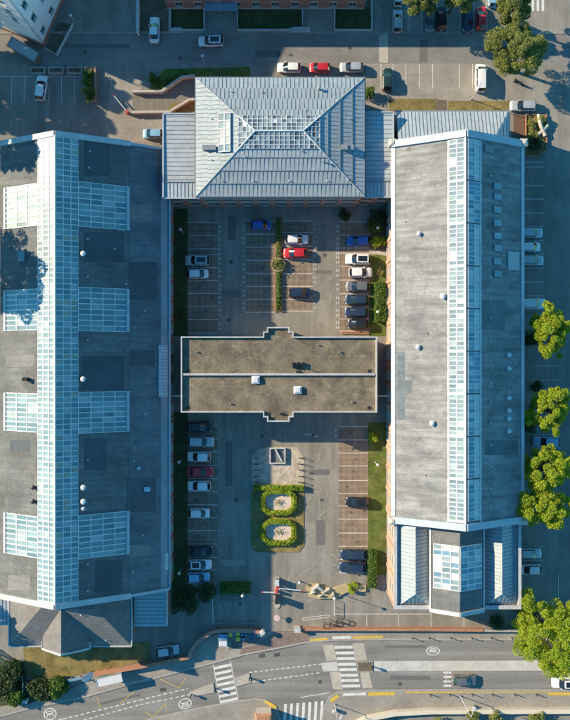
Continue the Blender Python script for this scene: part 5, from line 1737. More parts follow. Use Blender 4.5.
NS, RW = 'cars along the north street', 'cars in the right-hand row of the north courtyard'
SC = 'cars in the left-hand row of the south courtyard'
cars = [
    (154.5, 30, 90, 'saloon', 'white', 'white car parked upright in the brown driveway at the top', NS, 0, 0),
    (211, 41.5, 180, 'suv', 'white', 'white car with dark glass roof standing in the top street', NS, 1, 0),
    (289, 67.8, 180, 'hatch', 'white', 'white car left of the red one beside the hipped zinc roof', NS, 0, 0),
    (319.5, 68, 180, 'city', 'red', 'small red car parked between two pale ones above the hipped zinc roof', NS, 0, 0),
    (351.5, 67.5, 180, 'hatch', 'silver', 'silver car right of the red one beside the hipped zinc roof', NS, 0, 0),
    (387.5, 79.5, 90, 'hatch', 'dark_green', 'lone dark car parked upright right of the hipped zinc roof', NS, 0, 0),
    (480.5, 78, 90, 'van', 'white', 'tall white van parked beside the olive tree', NS, 0, 0),
    (523, 106, 180, 'estate', 'silver', 'silver car at the right end of the dry grass below the tree', NS, 0, 0),
    (41.5, 88, 82, 'suv', 'white', 'lone white car in the shaded bays behind the planters', NS, 0, 0),
    (397.5, 21, 90, 'hatch', 'silver', 'silver car at the left end of the top right bays', NS, 0, 0),
    (398, -4, 90, 'city', 'white', 'white car cut off by the top edge above the silver car', NS, 0, 0),
    (429.5, 20, 270, 'hatch', 'grey', 'dark grey car in the top bays under the tree, left of the black one', NS, 0, 0),
    (441.5, 18, 90, 'suv', 'black', 'black car in the top bays under the tree', NS, 0, 0),
    (467.5, 20, 270, 'suv', 'dark_blue', 'dark blue car left of the red car in the top bays', NS, 0, 0),
    (481.3, 18, 90, 'hatch', 'red', 'bright red car in the top bays beside the olive tree', NS, 0, 0),
    (493, -3, 90, 'city', 'light_blue', 'light blue car cut off by the top edge above the olive tree', NS, 0, 0),
    (153, 134, 180, 'city', 'light_blue', 'small light blue car in the nook left of the hipped zinc roof', NS, 0, 0),
    # north courtyard
    (197.5, 260.5, 180, 'suv', 'silver', 'silver car with a long glass roof, upper of the left pair in the north courtyard', None, 1, 0),
    (198, 274, 0, 'city', 'white', 'small white car, lower of the left pair in the north courtyard', None, 0, 0),
    (261, 225.3, 0, 'city', 'blue', 'blue car in the shaded bays left of the round planter', None, 0, 0),
    (296.5, 239.5, 0, 'hatch', 'white', 'white car right of the planter strip, directly above the red one', None, 0, 0),
    (295, 253.3, 180, 'hatch', 'red', 'red car right of the planter strip in the north courtyard', None, 0, 0),
    (300.5, 293, 0, 'hatch', 'dark_blue', 'lone dark blue car below the red one in the north courtyard', None, 0, 0),
    (358.5, 241, 180, 'hatch', 'blue', 'bright blue car, topmost of the right-hand row', RW, 0, 0),
    (358, 259.2, 180, 'suv', 'white', 'white car with glass roof just below the bright blue car', RW, 1, 0),
    (360.5, 272.5, 0, 'hatch', 'white', 'white car just above the four dark cars of the right-hand row', RW, 0, 0),
    (357.5, 286.5, 180, 'hatch', 'grey', 'dark grey car, uppermost of the four dark cars', RW, 0, 0),
    (356.5, 299.8, 180, 'hatch', 'dark_blue', 'dark blue car, second of the four dark cars', RW, 0, 0),
    (356, 312.3, 180, 'hatch', 'dark_blue', 'dark blue car, third of the four dark cars', RW, 0, 0),
    (357.5, 324, 180, 'city', 'black', 'black car, lowest of the four dark cars beside the flat roof', RW, 0, 0),
    # south courtyard
    (199.5, 426.8, 0, 'estate', 'black', 'black car, topmost in the left row just below the flat roof', SC, 0, 0),
    (201, 441.5, 0, 'estate', 'silver', 'silver car, second from the top in the left row', SC, 0, 0),
    (199, 456.6, 180, 'hatch', 'white', 'white car directly above the red one in the left row', SC, 0, 0),
    (200, 471.6, 0, 'saloon', 'red', 'dark red car in the left row of the south courtyard', SC, 0, 0),
    (199, 485.6, 180, 'hatch', 'white', 'white car directly below the red one in the left row', SC, 0, 0),
    (199.3, 513, 0, 'city', 'white', 'small white car standing alone between empty bays of the left row', SC, 0, 0),
    (200.5, 551, 0, 'saloon', 'black', 'black car near the lower end of the left row', SC, 0, 0),
    (200, 564.2, 0, 'hatch', 'white', 'white car between the black one and the light blue one in the left row', SC, 1, 0),
    (198.3, 577.2, 0, 'hatch', 'light_blue', 'light blue car at the lower end of the left row', SC, 0, 0),
    (357, 502, 180, 'hatch', 'black', 'black car alone in the sunlit brown bays', None, 0, 0),
    (353, 554.4, 180, 'estate', 'dark_blue', 'dark blue car beside the hedge, upper of two', None, 0, 0),
    (352, 567.2, 180, 'estate', 'dark_blue', 'dark blue car beside the hedge, lower of two', None, 0, 0),
    (167.7, 650.5, 8, 'hatch', 'silver', 'silver car beside the brick wall at the entrance', None, 0, 0),
    # right edge
    (531, 233, 0, 'hatch', 'silver', 'pale car half hidden by the right hall eave, upper of three', None, 0, 0),
    (530, 247, 0, 'city', 'white', 'pale car half hidden by the right hall eave, middle of three', None, 0, 0),
    (532, 260.3, 0, 'hatch', 'silver', 'pale car half hidden by the right hall eave, lower of three', None, 0, 0),
    (533, 303.6, 0, 'estate', 'white', 'white car beside the right hall just above the first lime tree', None, 0, 0),
    (546, 441.7, 180, 'estate', 'light_blue', 'light blue car below the second lime tree at the right edge', None, 0, 0),
    (530, 553.2, 0, 'hatch', 'silver', 'silver car by the south wing, upper of two', None, 0, 0),
    (529.5, 569.3, 180, 'hatch', 'white', 'white car by the south wing, lower of two', None, 0, 0),
    (464.5, 680.2, 0, 'hatch', 'grey', 'grey car driving along the lower lane of the main road', None, 0, 0),
    (564.5, 682.5, 180, 'suv', 'white', 'white car entering at the right edge of the main road', None, 1, 0),
]
for (px, py, dg, stl, col, lb, grp, sr, dr) in cars:
    car(px, py, dg + random.uniform(-1.5, 1.5), stl, col, lb, sunroof=bool(sr), group=grp, darkroof=bool(dr))

# motorcycle under the olive tree
x, y = W(518.5, 84)
mc = empty('motorcycle', (x, y, 0.006), 'dark motorcycle parked beside the olive tree', 'motorcycle', rz=R(-22))


def wheel_local(r, w):
    m = MB(); a = [2 * math.pi * i / 14 for i in range(14)]
    return m.prism([(r * math.cos(t), -w, r * math.sin(t)) for t in a], [(r * math.cos(t), w, r * math.sin(t)) for t in a])


wm = wheel_local(.31, .07).mesh('wheel', TYRE)
for dx in (-.7, .7): link('wheel', wm, mc, (dx, 0, .31))
link('body', MB().prism([(-.6, -.14, .45), (.5, -.16, .45), (.5, .16, .45), (-.6, .14, .45)], [(-.7, -.12, .8), (.35, -.2, .95), (.35, .2, .95), (-.7, .12, .8)]).mesh('body', CP['dark_blue']), mc)
link('seat', MB().box(-.65, .05, -.15, .15, .81, .92).mesh('seat', DARKM), mc)
link('handlebar', MB().tube([(.35, -.4, 1.05), (.45, 0, 1.0), (.35, .4, 1.05)], .03).tube([(.45, 0, 1.0), (.7, 0, .4)], .05).mesh('handlebar', DARKM), mc)
link('top_box', MB().box(-1.0, -.66, -.22, .22, .8, 1.1).mesh('top_box', DARKM), mc)

# ================================================================== TREES AND PLANTS
tree('tall olive-green tree overhanging the street at the top right', 516, 51, 7.2, 5.0, 'olive', 3, n=12000, clumps=110)
tree('olive-green tree cut off by the top edge beside the zebra stripes', 515, 4, 7.2, 3.6, 'olive', 5, n=7500, clumps=64)
tree('shaded dark tree over the top bays, left of the black car', 424, -4, 6.5, 3.6, 'olive', 8, n=6000, clumps=56)
tree('shaded dark tree over the top bays beside the dark blue car', 458, -5, 6.5, 3.2, 'olive', 9, n=5500, clumps=50)
tree('bright lime-green tree by the right edge, uppermost of the row', 550, 332, 9.2, 3.9, 'lime', 11, n=9500, clumps=80, ry=4.2)
tree('bright lime-green tree by the right edge above the light blue car', 549, 410, 9.2, 3.9, 'lime', 12, n=9500, clumps=80)
tree('yellow-green tree right of the right hall just below the light blue car', 546, 470, 9.2, 4.4, 'lime', 13, n=8500, clumps=72)
tree('yellow-green spreading tree beside the corner of the south wing', 542, 508, 9.4, 4.8, 'lime', 14, n=9500, clumps=84, ry=3.7)
tree('large bright green tree overhanging the main road at the right', 553, 634, 9.5, 6.6, 'lime', 15, n=20000, clumps=190, ry=7.6)
# trees just outside the left edge, known from the shadows they throw on the left hall roof and the top left parking
tree('tall tree beyond the left edge shading the north end of the left hall', 0, 0, 18, 6.2, 'dark', 21, world=(-60.5, 40.5), n=7500, leaf=.8, squash=1.0, clumps=110)
tree('tall tree beyond the left edge shading the second glazed band', 0, 0, 18.2, 8.0, 'dark', 22, world=(-61.5, 19.5), n=10000, leaf=.8, squash=1.0, clumps=150)
tree('tree beyond the left edge shading the bottom left pavement', 0, 0, 11, 4.6, 'dark', 23, world=(-60, -42), n=5000, leaf=.6)
for i_, (wx_, wy_, r_) in enumerate(((-76, 59, 5.4), (-69, 60.5, 5.6), (-63.5, 58.0, 4.6), (-74, 52.5, 5.0), (-66, 52.5, 4.6))):
    tree(('westernmost tree beyond the top left corner', 'second tree beyond the top left corner', 'tree beyond the top left corner nearest the white block', 'lower western tree beyond the top left corner', 'lower eastern tree beyond the top left corner')[i_],
         0, 0, 13, r_, 'dark', 24 + i_, world=(wx_, wy_), n=7500, leaf=.7, clumps=70, group='trees beyond the top left corner')

SH = 'shrubs in the corner beds'
for a in (('dark green shrub in the corner where the zinc-roofed building meets the right hall', 377, 217, 1.6, 2.6, 'dark', 31),
          ('round green shrub above the yellow-green one in the corner bed', 374, 228, 1.3, 2.0, 'green', 32),
          ('yellow-green flowering shrub beside the bright blue car', 379, 241, 1.25, 1.6, 'lime', 33),
          ('low dark shrub against the brick front of the zinc-roofed building', 344, 215, 1.0, 1.2, 'dark', 34),
          ('yellow-green shrub at the top of the long grass strip', 373, 437, .95, 1.5, 'lime', 35),
          ('small green shrub at the top right corner of the hipped zinc roof', 369, 94, 1.1, 1.8, 'green', 36),
          ('small bush in the shaded grass strip of the north courtyard', 184, 313, .6, .9, 'green', 37),
          ('tiny dark bush by the pavilion end of the shaded grass strip', 206, 592, 1.6, 2.2, 'dark', 38),
          ('dark bush beside the annexe at the lower end of the shaded strip', 186, 604, 1.9, 2.4, 'dark', 39),
          ('dry yellow shrub in the stone planter by the gate', 353, 588, .9, .9, 'lime', 40),
          ('dark shrub below the lime tree nearest the top of the right edge', 529, 338, 1.6, 2.2, 'dark', 41),
          ('dark shrub between the second lime tree and the right hall', 536, 385, 1.0, 1.6, 'dark', 42),
          ('dark shrub under the second lime tree at the right edge', 528, 425, 1.5, 2.0, 'dark', 43),
          ('dark shrub beside the right hall above the spreading tree', 530, 470, 1.6, 2.2, 'dark', 44),
          ('dark shrub at the foot of the south wing near the pavement', 496, 622, 1.2, 1.6, 'dark', 45),
          ('dark green shrub under the left edge of the large tree', 526, 610, 1.9, 2.2, 'dark', 46)):
    shrub(*a, group=SH)
for i, (px, py, r, k) in enumerate(((12, 672, 2.3, 'dark'), (6, 688, 2.2, 'dark'), (17, 697, 1.6, 'green'), (44, 690, 2.0, 'dark'), (58, 687, 1.8, 'green'), (35, 686, 1.3, 'dark'))):
    shrub(('broad dark bush in the upper corner behind the green fence', 'broad dark bush at the left edge behind the green fence', 'green bush at the foot of the green fence post', 'dark bush in the middle of the roadside bed right of the green fence', 'green bush at the right end of the roadside bed', 'small dark bush just right of the green fence')[i], px, py, r, 1.8, k, 60 + i, n=1100, leaf=.32, group='bushes behind the green fence')
for i, (px, py) in enumerate(((155, 83), (163, 84), (171, 80), (152, 77), (180, 75))):
    shrub(('low green shrub at the lower left of the bed above the ramp', 'leafy green shrub just above the ramp wall', 'green shrub where the ramp wall bends', 'small green shrub at the upper left of the bed above the ramp', 'green shrub at the street side of the bed above the ramp')[i], px, py, .85, .9, 'green', 80 + i, n=420, leaf=.22, group='shrubs above the ramp')
for i, (px, py) in enumerate(((472, 714), (497, 714), (537, 714), (438, 722))):
    shrub(('round bush behind the pale wall, left of the two under the street lamp', 'round bush behind the pale wall just right of the street lamp shadow', 'pale green bush behind the pale wall at the lower right', 'bush behind the pale wall, nearest the curve')[i], px, py + 3, 1.2, 1.6, 'olive', 90 + i, n=700, group='bushes behind the pale wall')

hp = [W(369.5 + 5, 283), W(369.5 + 5, 322)]
hedge('bright green clipped hedge beside the four dark cars', wpx([(379.5, 283), (379.5, 322)]), 1.9, 1.5, 'green', 51, z=.06)
hedge('green hedge behind the two dark blue cars', wpx([(371.5, 549), (371.5, 586)]), 1.4, 1.2, 'green', 52)
hedge('dark green clipped hedge above the bicycle stands', wpx([(220.5, 586.5), (250.5, 586.5)]), 1.7, 1.3, 'green', 53)
hedge('thin hedge strip crossing the top of the octagon garden', wpx([(253.5, 487.2), (303.5, 487.2)]), .75, .9, 'lime', 54)


def octo(cx, cy, rx, ry, c=.42):
    return [W(cx + sx * rx, cy + sy * ry) for sx, sy in ((-1, -(1 - c)), (-(1 - c), -1), (1 - c, -1), (1, -(1 - c)), (1, 1 - c), (1 - c, 1), (-(1 - c), 1), (-1, 1 - c))]


garden = raised('garden_bed', [(251, 491), (304, 491), (304, 546), (299, 552), (256, 552), (251, 546)], .08, DRYG)
struct(garden, 'rectangular dry grass bed holding the two octagonal hedges', 'garden')
for cy, lb in ((501.5, 'octagonal clipped hedge, upper of the two round the pale gravel'), (531.5, 'octagonal clipped hedge, lower of the two round the pale gravel')):
    hedge(lb, octo(278.5, cy, 15.5, 10.6), .72, .75, 'lime', int(cy), closed=True, z=.08)
    g = sheet('gravel_disc', [(278.5 + sx * 13 * .98, cy + sy * 8.6) for sx, sy in ((-1, -.58), (-.58, -1), (.58, -1), (1, -.58), (1, .58), (.58, 1), (-.58, 1), (-1, .58))], .086, mat('pale_gravel', (.60, .49, .42), .95, .25, 5, bump=.6, bscale=14), garden)
    x, y = W(278.5, cy)
    t = empty('rose_bush', (x, y, .086), 'small rose bush in the ' + ('upper' if cy < 510 else 'lower') + ' gravel octagon', 'shrub')
    rng = np.random.default_rng(int(cy))
    link('foliage', leaf_mesh('foliage', np.stack([rng.normal(0, .45, 90), rng.normal(0, .3, 90), rng.uniform(.1, .45, 90)], 1), .18, LEAF['olive'], 3), t)
    MB().tube([(x, y, .08), (x + .1, y, .4)], .03, 5).build('stem', BARK, t)

terr = raised('terrace', [(252, 457), (257, 450), (268, 447), (297, 447), (304, 456), (304, 485), (252, 485)], .05, mat('cream_paving', (.43, .37, .29), .9, .2, 2, bump=.2, blotch=.3, blotch_scale=.7))
struct(terr, 'pale paved terrace with bicycle hoops and a square light well', 'terrace')
x0, y0 = W(269.5, 463.5); x1, y1 = W(285.5, 447.5)
t = empty('light_well', ((x0 + x1) / 2, (y0 + y1) / 2, .05), 'square white-framed light well set in the pale terrace', 'light well')
w = .22
MB().box(x0, x1, y0, y0 + w, .05, .55).box(x0, x1, y1 - w, y1, .05, .55).box(x0, x0 + w, y0 + w, y1 - w, .05, .55).box(x1 - w, x1, y0 + w, y1 - w, .05, .55).build('frame', COPING, t)
MB().box(x0 + w + .002, x1 - w - .002, y0 + w + .002, y1 - w - .002, .05, .12).build('grating', mat('light_well_floor', (.14, .15, .16), .8, .4, 1.2), t)
MB().prism([(x0 + .9, y1 - .3, .2), (x0 + 1.2, y1 - .3, .2), (x1 - .5, y0 + .4, .2), (x1 - .8, y0 + .4, .2)], [(x0 + .9, y1 - .3, .6), (x0 + 1.2, y1 - .3, .6), (x1 - .5, y0 + .4, .35), (x1 - .8, y0 + .4, .35)]).build('stair_rail', LIGHTM, t)

# bicycle hoops on both sides of the terrace
hoop = MB().tube([(-.45, 0, 0), (-.45, 0, .7), (-.3, 0, .9), (.3, 0, .9), (.45, 0, .7), (.45, 0, 0)], .05, 6).box(-.42, .42, -.02, .02, .25, .33).mesh('bike_hoop', DARKM)
for k in range(5):
    for sx, px in ((0, 256.5), (1, 300.8)):
        x, y = W(px, 457.5 + k * 6.1)
        o = link('bike_hoop', hoop, None, (x, y, .05))
        nth = ('topmost', 'second', 'third', 'fourth', 'lowest')[k]
        tag(o, nth + ' dark bicycle hoop on the ' + ('sunlit right' if sx else 'shaded left') + ' side of the pale terrace', 'bike rack', 'bicycle hoops on the terrace')

# planter strip in the north courtyard
strip = tag(raised('planter_strip', [(275.4, 218), (281.6, 218), (281.6, 312), (275.4, 312)], .14, EARTH), 'long narrow planting strip edged in terracotta in the north courtyard', 'planter', kind='structure')
ribbon(MB(), wpx([(275.2, 217.5), (275.2, 312.5), (281.8, 312.5), (281.8, 217.5)]), .22, .145, .19).build('edging', TERRA, strip)
hedge('low planting along the upper half of the planter strip', wpx([(278.5, 221), (278.5, 257)]), .7, .4, 'olive', 55, z=.14)
hedge('low planting along the lower half of the planter strip', wpx([(278.5, 273), (278.5, 310)]), .7, .4, 'green', 56, z=.14)
x, y = W(278.3, 265)
t = empty('round_planter', (x, y, .10), 'round terracotta-edged planter with a palm-like plant in the strip', 'planter')
a = [2 * math.pi * i / 24 for i in range(24)]
mb = MB()
for i in range(24):
    p = [(x + r_ * math.cos(q_), y + r_ * math.sin(q_)) for r_, q_ in ((1.28, a[i]), (1.28, a[i] + math.pi / 12), (1.06, a[i] + math.pi / 12), (1.06, a[i]))]
    mb.poly(p, .10, .55)
mb.build('rim', mat('pale_terracotta', (.42, .30, .20), .9, .15, 3), t)
MB().cyl(x, y, .10, .45, 1.05, 1.05, 24).build('soil', EARTH, t)
rng = np.random.default_rng(4)
link('plant', leaf_mesh('plant', np.stack([rng.normal(0, .5, 260), rng.normal(0, .5, 260), rng.uniform(.4, 1.0, 260)], 1), .3, LEAF['olive'], 4), t)

# garden edging in front of the flat roof, bench in the grass
x0, y0 = W(341, 334); x1, y1 = W(369, 331.8)
t = empty('timber_edging', ((x0 + x1) / 2, y0, .01), 'orange timber edging at the foot of the lowest dark car', 'edging')
MB().box(x0, x1, y0, y0 + .16, .01, .3).build('front_rail', TERRA, t); MB().box(x0, x1, y1 - .1, y1 + .06, .01, .3).build('back_rail', TERRA, t)
x, y = W(379.5, 272)
t = empty('bench', (x, y, .06), 'small wooden bench in the grass beside the two white cars', 'bench', rz=R(65))
for k in range(3): link('seat_slat', MB().box(-.7, .7, -.22 + k * .16, -.10 + k * .16, .40, .45).mesh('seat_slat', WOOD), t)
for dx in (-.6, .6): link('leg', MB().box(dx - .05, dx + .05, -.2, .2, 0, .40).mesh('leg', WOOD), t)
link('backrest', MB().box(-.7, .7, .28, .33, .5, .8).box(-.62, -.56, .25, .28, 0, .8).box(.56, .62, .25, .28, 0, .8).mesh('backrest', WOOD), t)

# ================================================================== GATE, WALLS, STREET FURNITURE
def lamp(label, px, py, hgt, arm=(0, 0), z=0.0, glob=False):
    x, y = W(px, py)
    t = empty('lamp_post', (x, y, z), label, 'street lamp', 'lamp posts')
    link('base', MB().cyl(0, 0, 0, .25, .16, .12, 10).mesh('base', GREYM), t)
    link('pole', MB().tube([(0, 0, .2), (0, 0, hgt)], [.075, .05], 8).mesh('pole', LIGHTM), t)
    ax, ay = arm
    if glob:
        link('lamp_head', MB().cyl(0, 0, hgt, hgt + .25, .16, .26, 12).cyl(0, 0, hgt + .25, hgt + .38, .26, .08, 12).mesh('lamp_head', VENTW), t)
    else:
        link('arm', MB().tube([(0, 0, hgt - .1), (ax * .6, ay * .6, hgt + .25), (ax, ay, hgt + .3)], .045, 6).mesh('arm', LIGHTM), t)
        d = Vector((ax, ay, 0)).normalized(); q = Vector((-d.y, d.x, 0)); o = Vector((ax, ay, hgt + .26))
        link('lamp_head', MB().frame(o, d, q, Z_, -.1, .7, -.16, .16, 0, .13).mesh('lamp_head', LIGHTM), t)
    return t


lamp('tall lamp post at the lower corner of the white van', 471, 99.5, 5.0, (.2, .5))
lamp('tall street lamp on the south pavement right of the grey car', 460, 695.5, 8.0, (.3, 1.2), .11)
lamp('tall street lamp on the pavement corner by the side road', 335, 704, 7.0, (.4, .9), .11)
lamp('lamp post at the right end of the stone planter by the gate', 333, 591, 4.2, glob=True)
for px, py, lb in ((183, 232.5, 'small white lamp in the shaded grass strip of the north courtyard'), (181.5, 459.5, 'small white lamp in the shaded strip left of the white car'),
                   (181.5, 568, 'small white lamp near the lower end of the shaded strip'), (375.5, 462.3, 'small white lamp in the sunlit grass strip'),
                   (375.5, 231, 'small white lamp in the corner bed'), (375.5, 313, 'small white lamp beside the clipped hedge'), (243.5, 590, 'white lamp at the corner of the hedge by the bicycle stands'),
                   (204.5, 63.5, 'white-topped lamp beside the street above the ramp'), (76, 24, 'white lamp post at the corner of the brown garden strip'),
                   (299.5, 581, 'small white lamp on the court floor left of the stone planter')):
    lamp(lb, px, py, 3.2 if py not in (581,) else 1.0, glob=True)

# curved brick wall at the entrance, its straight run to the left, and the long low wall
CUR = [(263, 629.8), (245, 628.3), (225, 628.2), (213.6, 629.4), (205, 634), (197.5, 640.5), (192, 648), (190, 654.5)]
t = low_wall('curved red brick wall beside the rubbish bins', CUR, .5, 1.3, BRICK, mat('brick_coping', (.44, .22, .16), .9, .15, 3), 'brick_wall', capw=.12)
low_wall('straight red brick wall running left from the entrance curve', [(189.6, 655), (165, 659.6), (140, 664.8), (95, 672.5)], .45, 1.2, BRICK, TERRA, 'brick_wall')
low_wall('long low brick wall along the main road pavement', [(298, 627.5), (430, 627.8), (482, 628.5)], .38, 1.0, BRICK, TERRA, 'brick_wall')
low_wall('plain grey low wall continuing right below the south wing', [(482.5, 628.7), (535, 629), (600, 629)], .38, .9, PAVE, KERB, 'roadside_wall')
low_wall('cream wall curving behind the south pavement', [(338, 738), (350, 725), (366, 716.5), (395, 711), (430, 709.2), (570, 708.7), (700, 708.7)], .7, 1.1, STONE, mat('cream_coping', (.62, .55, .42), .8, .06, 2), 'roadside_wall')
x, y = W(297.3, 627.4)
t = empty('gate_pier', (x, y, 0), 'pale stone gate pier at the left end of the long brick wall', 'gate pier')
MB().box(x - .45, x + .45, y - .35, y + .35, 0, 1.3).build('shaft', STONE, t); MB().box(x - .55, x + .55, y - .45, y + .45, 1.302, 1.45).build('cap', COPING, t)
x, y = W(262.8, 629.8)
t = empty('gate_pier', (x, y, 0), 'pale rounded gate pier at the right end of the curved wall', 'gate pier')
MB().cyl(x, y, 0, 1.45, .42, .42, 14).build('shaft', STONE, t); MB().cyl(x, y, 1.452, 1.6, .5, .42, 14).build('cap', COPING, t)

# ramp walls
low_wall('angled stone wall on the upper side of the ramp', [(133, 93.2), (162, 93.2), (182.5, 79), (195.3, 77.6)], .35, 1.0, STONE, mat('grey_coping', (.42, .39, .35), .85, .1, 2), 'ramp_wall')
low_wall('stone wall on the lower side of the ramp', [(132.5, 114), (170, 113.4), (190, 101.3), (195.3, 100.8)], .35, 1.0, STONE, MATS['grey_coping'], 'ramp_wall')
struct(sheet('ramp', [(133, 95), (162, 94.5), (183, 80), (195, 79), (195, 99.5), (189.5, 100), (169.5, 112.3), (133, 112.8)], .012, RIBP), 'ribbed paved ramp between two angled stone walls', 'ramp')


def barrier(label, a, b, z=0.0, hgt=1.0):
    (x0, y0), (x1, y1) = W(*a), W(*b)
    t = empty('barrier', (x0, y0, z), label, 'barrier')
    MB().box(x0 - .22, x0 + .22, y0 - .22, y0 + .22, z, z + hgt + .1).build('pivot_box', REDP, t)
    d = Vector((x1 - x0, y1 - y0, 0)); L = d.length; d.normalize(); q = Vector((-d.y, d.x, 0)); o = Vector((x0, y0, z + hgt))
    n = 6
    for k in range(n):
        MB().frame(o, d, q, Z_, .24 + (L - .24) * k / n, .24 + (L - .24) * (k + 1) / n - .002, -.06, .06, -.1, .06).build('arm_section', WFRAME if k % 2 == 0 else (REDP if k == 5 else WFRAME), t)


barrier('white barrier arm with red pivot at the mouth of the ramp', (128, 113.5), (113, 95))
barrier('barrier arm on the left side of the gate island', (276.5, 590.5), (261, 590.2), .12)
barrier('long barrier arm on the right side of the gate island', (277.5, 586.3), (305, 589), .12)
isl = island([(274.2, 578), (276, 576.5), (278.5, 576.5), (279.8, 578), (279.8, 606), (278, 608), (275.5, 608), (274.2, 606)], 'narrow kerbed island carrying the gate barriers')
for px, py, h, m, lb in ((277, 580.5, 1.3, GREYM, 'grey ticket post at the top of the gate island'), (277.2, 597.5, 1.9, DARKM, 'dark control cabinet low on the gate island')):
    x, y = W(px, py)
    t = empty('control_cabinet', (x, y, .12), lb, 'cabinet')
    MB().box(x - .32, x + .32, y - .5, y + .5, .12, .12 + h).build('casing', m, t)
    MB().box(x - .36, x + .36, y - .54, y + .54, .122 + h, .18 + h).build('lid', LIGHTM if m is GREYM else DARKM, t)
# painted round sign near the gate
x, y = W(277, 616)
t = empty('road_sign', (x, y, 0), 'round red and white no-entry disc on a low post by the gate', 'sign')
MB().tube([(x, y, 0), (x, y, 1.0)], .05, 6).build('post', GREYM, t)
MB().cyl(x, y, 1.0, 1.05, .55, .55, 20).build('disc', mat('sign_pink', (.62, .40, .40), .5), t)
MB().cyl(x, y, 1.05, 1.06, .32, .32, 16).build('centre', WFRAME, t)
MB().box(x - .2, x + .2, y - .06, y + .06, 1.06, 1.07).build('bar', REDP, t)

# stone planter with rocks
pt = raised('stone_planter', [(305.5, 588), (308, 583.5), (318, 583), (332, 588), (346, 583.5), (366, 585), (366, 591), (346, 592), (336, 598), (318, 598.5), (308, 596)], .35, mat('sandy_bed', (.42, .33, .17), .95, .2, 3, bump=.5, bscale=12))
tag(pt, 'long sandy stone-edged planter at the gate', 'planter')
pt['kind'] = 'structure'
rng = random.Random(5)
for i, (px, py, w_, l_, rz_) in enumerate(((315.5, 587.5, .5, 1.9, 40), (320, 588.5, .55, 2.1, -35), (312.5, 592, .45, 1.1, 10), (326, 590.5, .45, 1.7, 25), (333, 594.5, .4, 1.0, 80), (320, 595.5, .35, .9, 5))):
    x, y = W(px, py, .5)
    mb = MB()
    p = [(-l_ / 2, -w_ / 2), (l_ / 2 * .9, -w_ / 2 * .8), (l_ / 2, w_ / 2 * .7), (-l_ / 2 * .8, w_ / 2)]
    mb.prism([(a, b, 0) for a, b in p], [(a * .8, b * .75, .45 + .2 * rng.random()) for a, b in p])
    o = link('rock', mb.mesh('rock', COPING if i in (0, 1) else STONE), None, (x, y, .35)); o.rotation_euler = (0, 0, R(rz_))
    tag(o, ('tall white slab leaning left in the gate planter', 'tall white slab leaning right in the gate planter', 'small stone at the left end of the gate planter', 'long sandstone block in the middle of the gate planter', 'sandstone block at the right end of the gate planter', 'small stone at the lower rim of the gate planter')[i], 'rock', 'rocks in the gate planter')

# thin white rail from the planter, racks
(x0, y0), (x1, y1) = W(334, 599.5), W(334, 614)
t = empty('rail', (x0, (y0 + y1) / 2, 0), 'thin white rail running down from the gate planter', 'rail')
MB().tube([(x0, y0, .9), (x1, y1, .9)], .05, 6).build('top_bar', WFRAME, t)
for yy in (y0, (y0 + y1) / 2, y1): MB().tube([(x0, yy, 0), (x0, yy, .9)], .04, 6).build('post', WFRAME, t)
for k, (px, py) in enumerate(((326.5, 624.5), (333, 622), (339.5, 619.5))):
    x, y = W(px, py)
    t = empty('bike_rack', (x, y, 0), ('left', 'middle', 'right')[k] + ' of the three dark frame racks behind the long brick wall', 'bike rack', 'frame racks behind the brick wall', R(-8))
    link('frame', MB().tube([(-.5, -.35, 0), (-.5, -.35, 1.1), (.5, -.35, 1.1), (.5, -.35, 0)], .06, 6).mesh('frame', DARKM), t)
    link('frame', MB().tube([(-.5, .35, 0), (-.5, .35, 1.1), (.5, .35, 1.1), (.5, .35, 0)], .06, 6).mesh('frame', DARKM), t)
    link('crossbar', MB().tube([(-.5, -.35, 1.1), (-.5, .35, 1.1)], .05, 6).tube([(.5, -.35, 1.1), (.5, .35, 1.1)], .05, 6).mesh('crossbar', DARKM), t)
# fence rails by the entrance
for pts, lb in (([(212.6, 594), (213.6, 623)], 'thin white rail running down beside the hedge'), ([(211, 622), (232, 621.3)], 'low grey rail above the curved wall, left half'), ([(238, 621.2), (258, 622.3)], 'low grey rail above the curved wall, right half')):
    p = wpx(pts)
    t = empty('rail', (*p[0], 0), lb, 'rail')
    MB().tube([(*p[0], .8), (*p[1], .8)], .05, 6).tube([(*p[0], .4), (*p[1], .4)], .035, 6).build('bars', WFRAME if 'white' in lb else GREYM, t)
    for k in range(4):
        f = k / 3
        xx, yy = p[0][0] + (p[1][0] - p[0][0]) * f, p[0][1] + (p[1][1] - p[0][1]) * f
        MB().tube([(xx, yy, 0), (xx, yy, .8)], .04, 6).build('post', GREYM, t)


# bicycles by the hedge
def bicycle(label, px, py, rz, col):
    x, y = W(px, py)
    t = empty('bicycle', (x, y, 0), label, 'bicycle', 'bicycles below the hedge', rz)
    for dx in (-.5, .5):
        mb = MB()
        mb.tube([(dx + .32 * math.cos(q), 0, .34 + .32 * math.sin(q)) for q in [2 * math.pi * i / 14 for i in range(15)]], .03, 5)
        link('wheel', mb.mesh('wheel', TYRE), t)
    link('frame', MB().tube([(-.5, 0, .34), (-.15, 0, .34), (.35, 0, .85), (.5, 0, .34)], .035, 5).tube([(-.15, 0, .34), (-.25, 0, .9)], .03, 5).tube([(-.22, 0, .8), (.35, 0, .85)], .03, 5).tube([(-.5, 0, .34), (-.22, 0, .8)], .025, 5).mesh('frame', col), t)
    link('handlebar', MB().tube([(.35, 0, .85), (.36, 0, 1.0)], .03, 5).tube([(.36, -.3, 1.02), (.36, .3, 1.02)], .03, 5).mesh('handlebar', DARKM), t)
    link('saddle', MB().box(-.4, -.12, -.08, .08, .9, .96).mesh('saddle', DARKM), t)


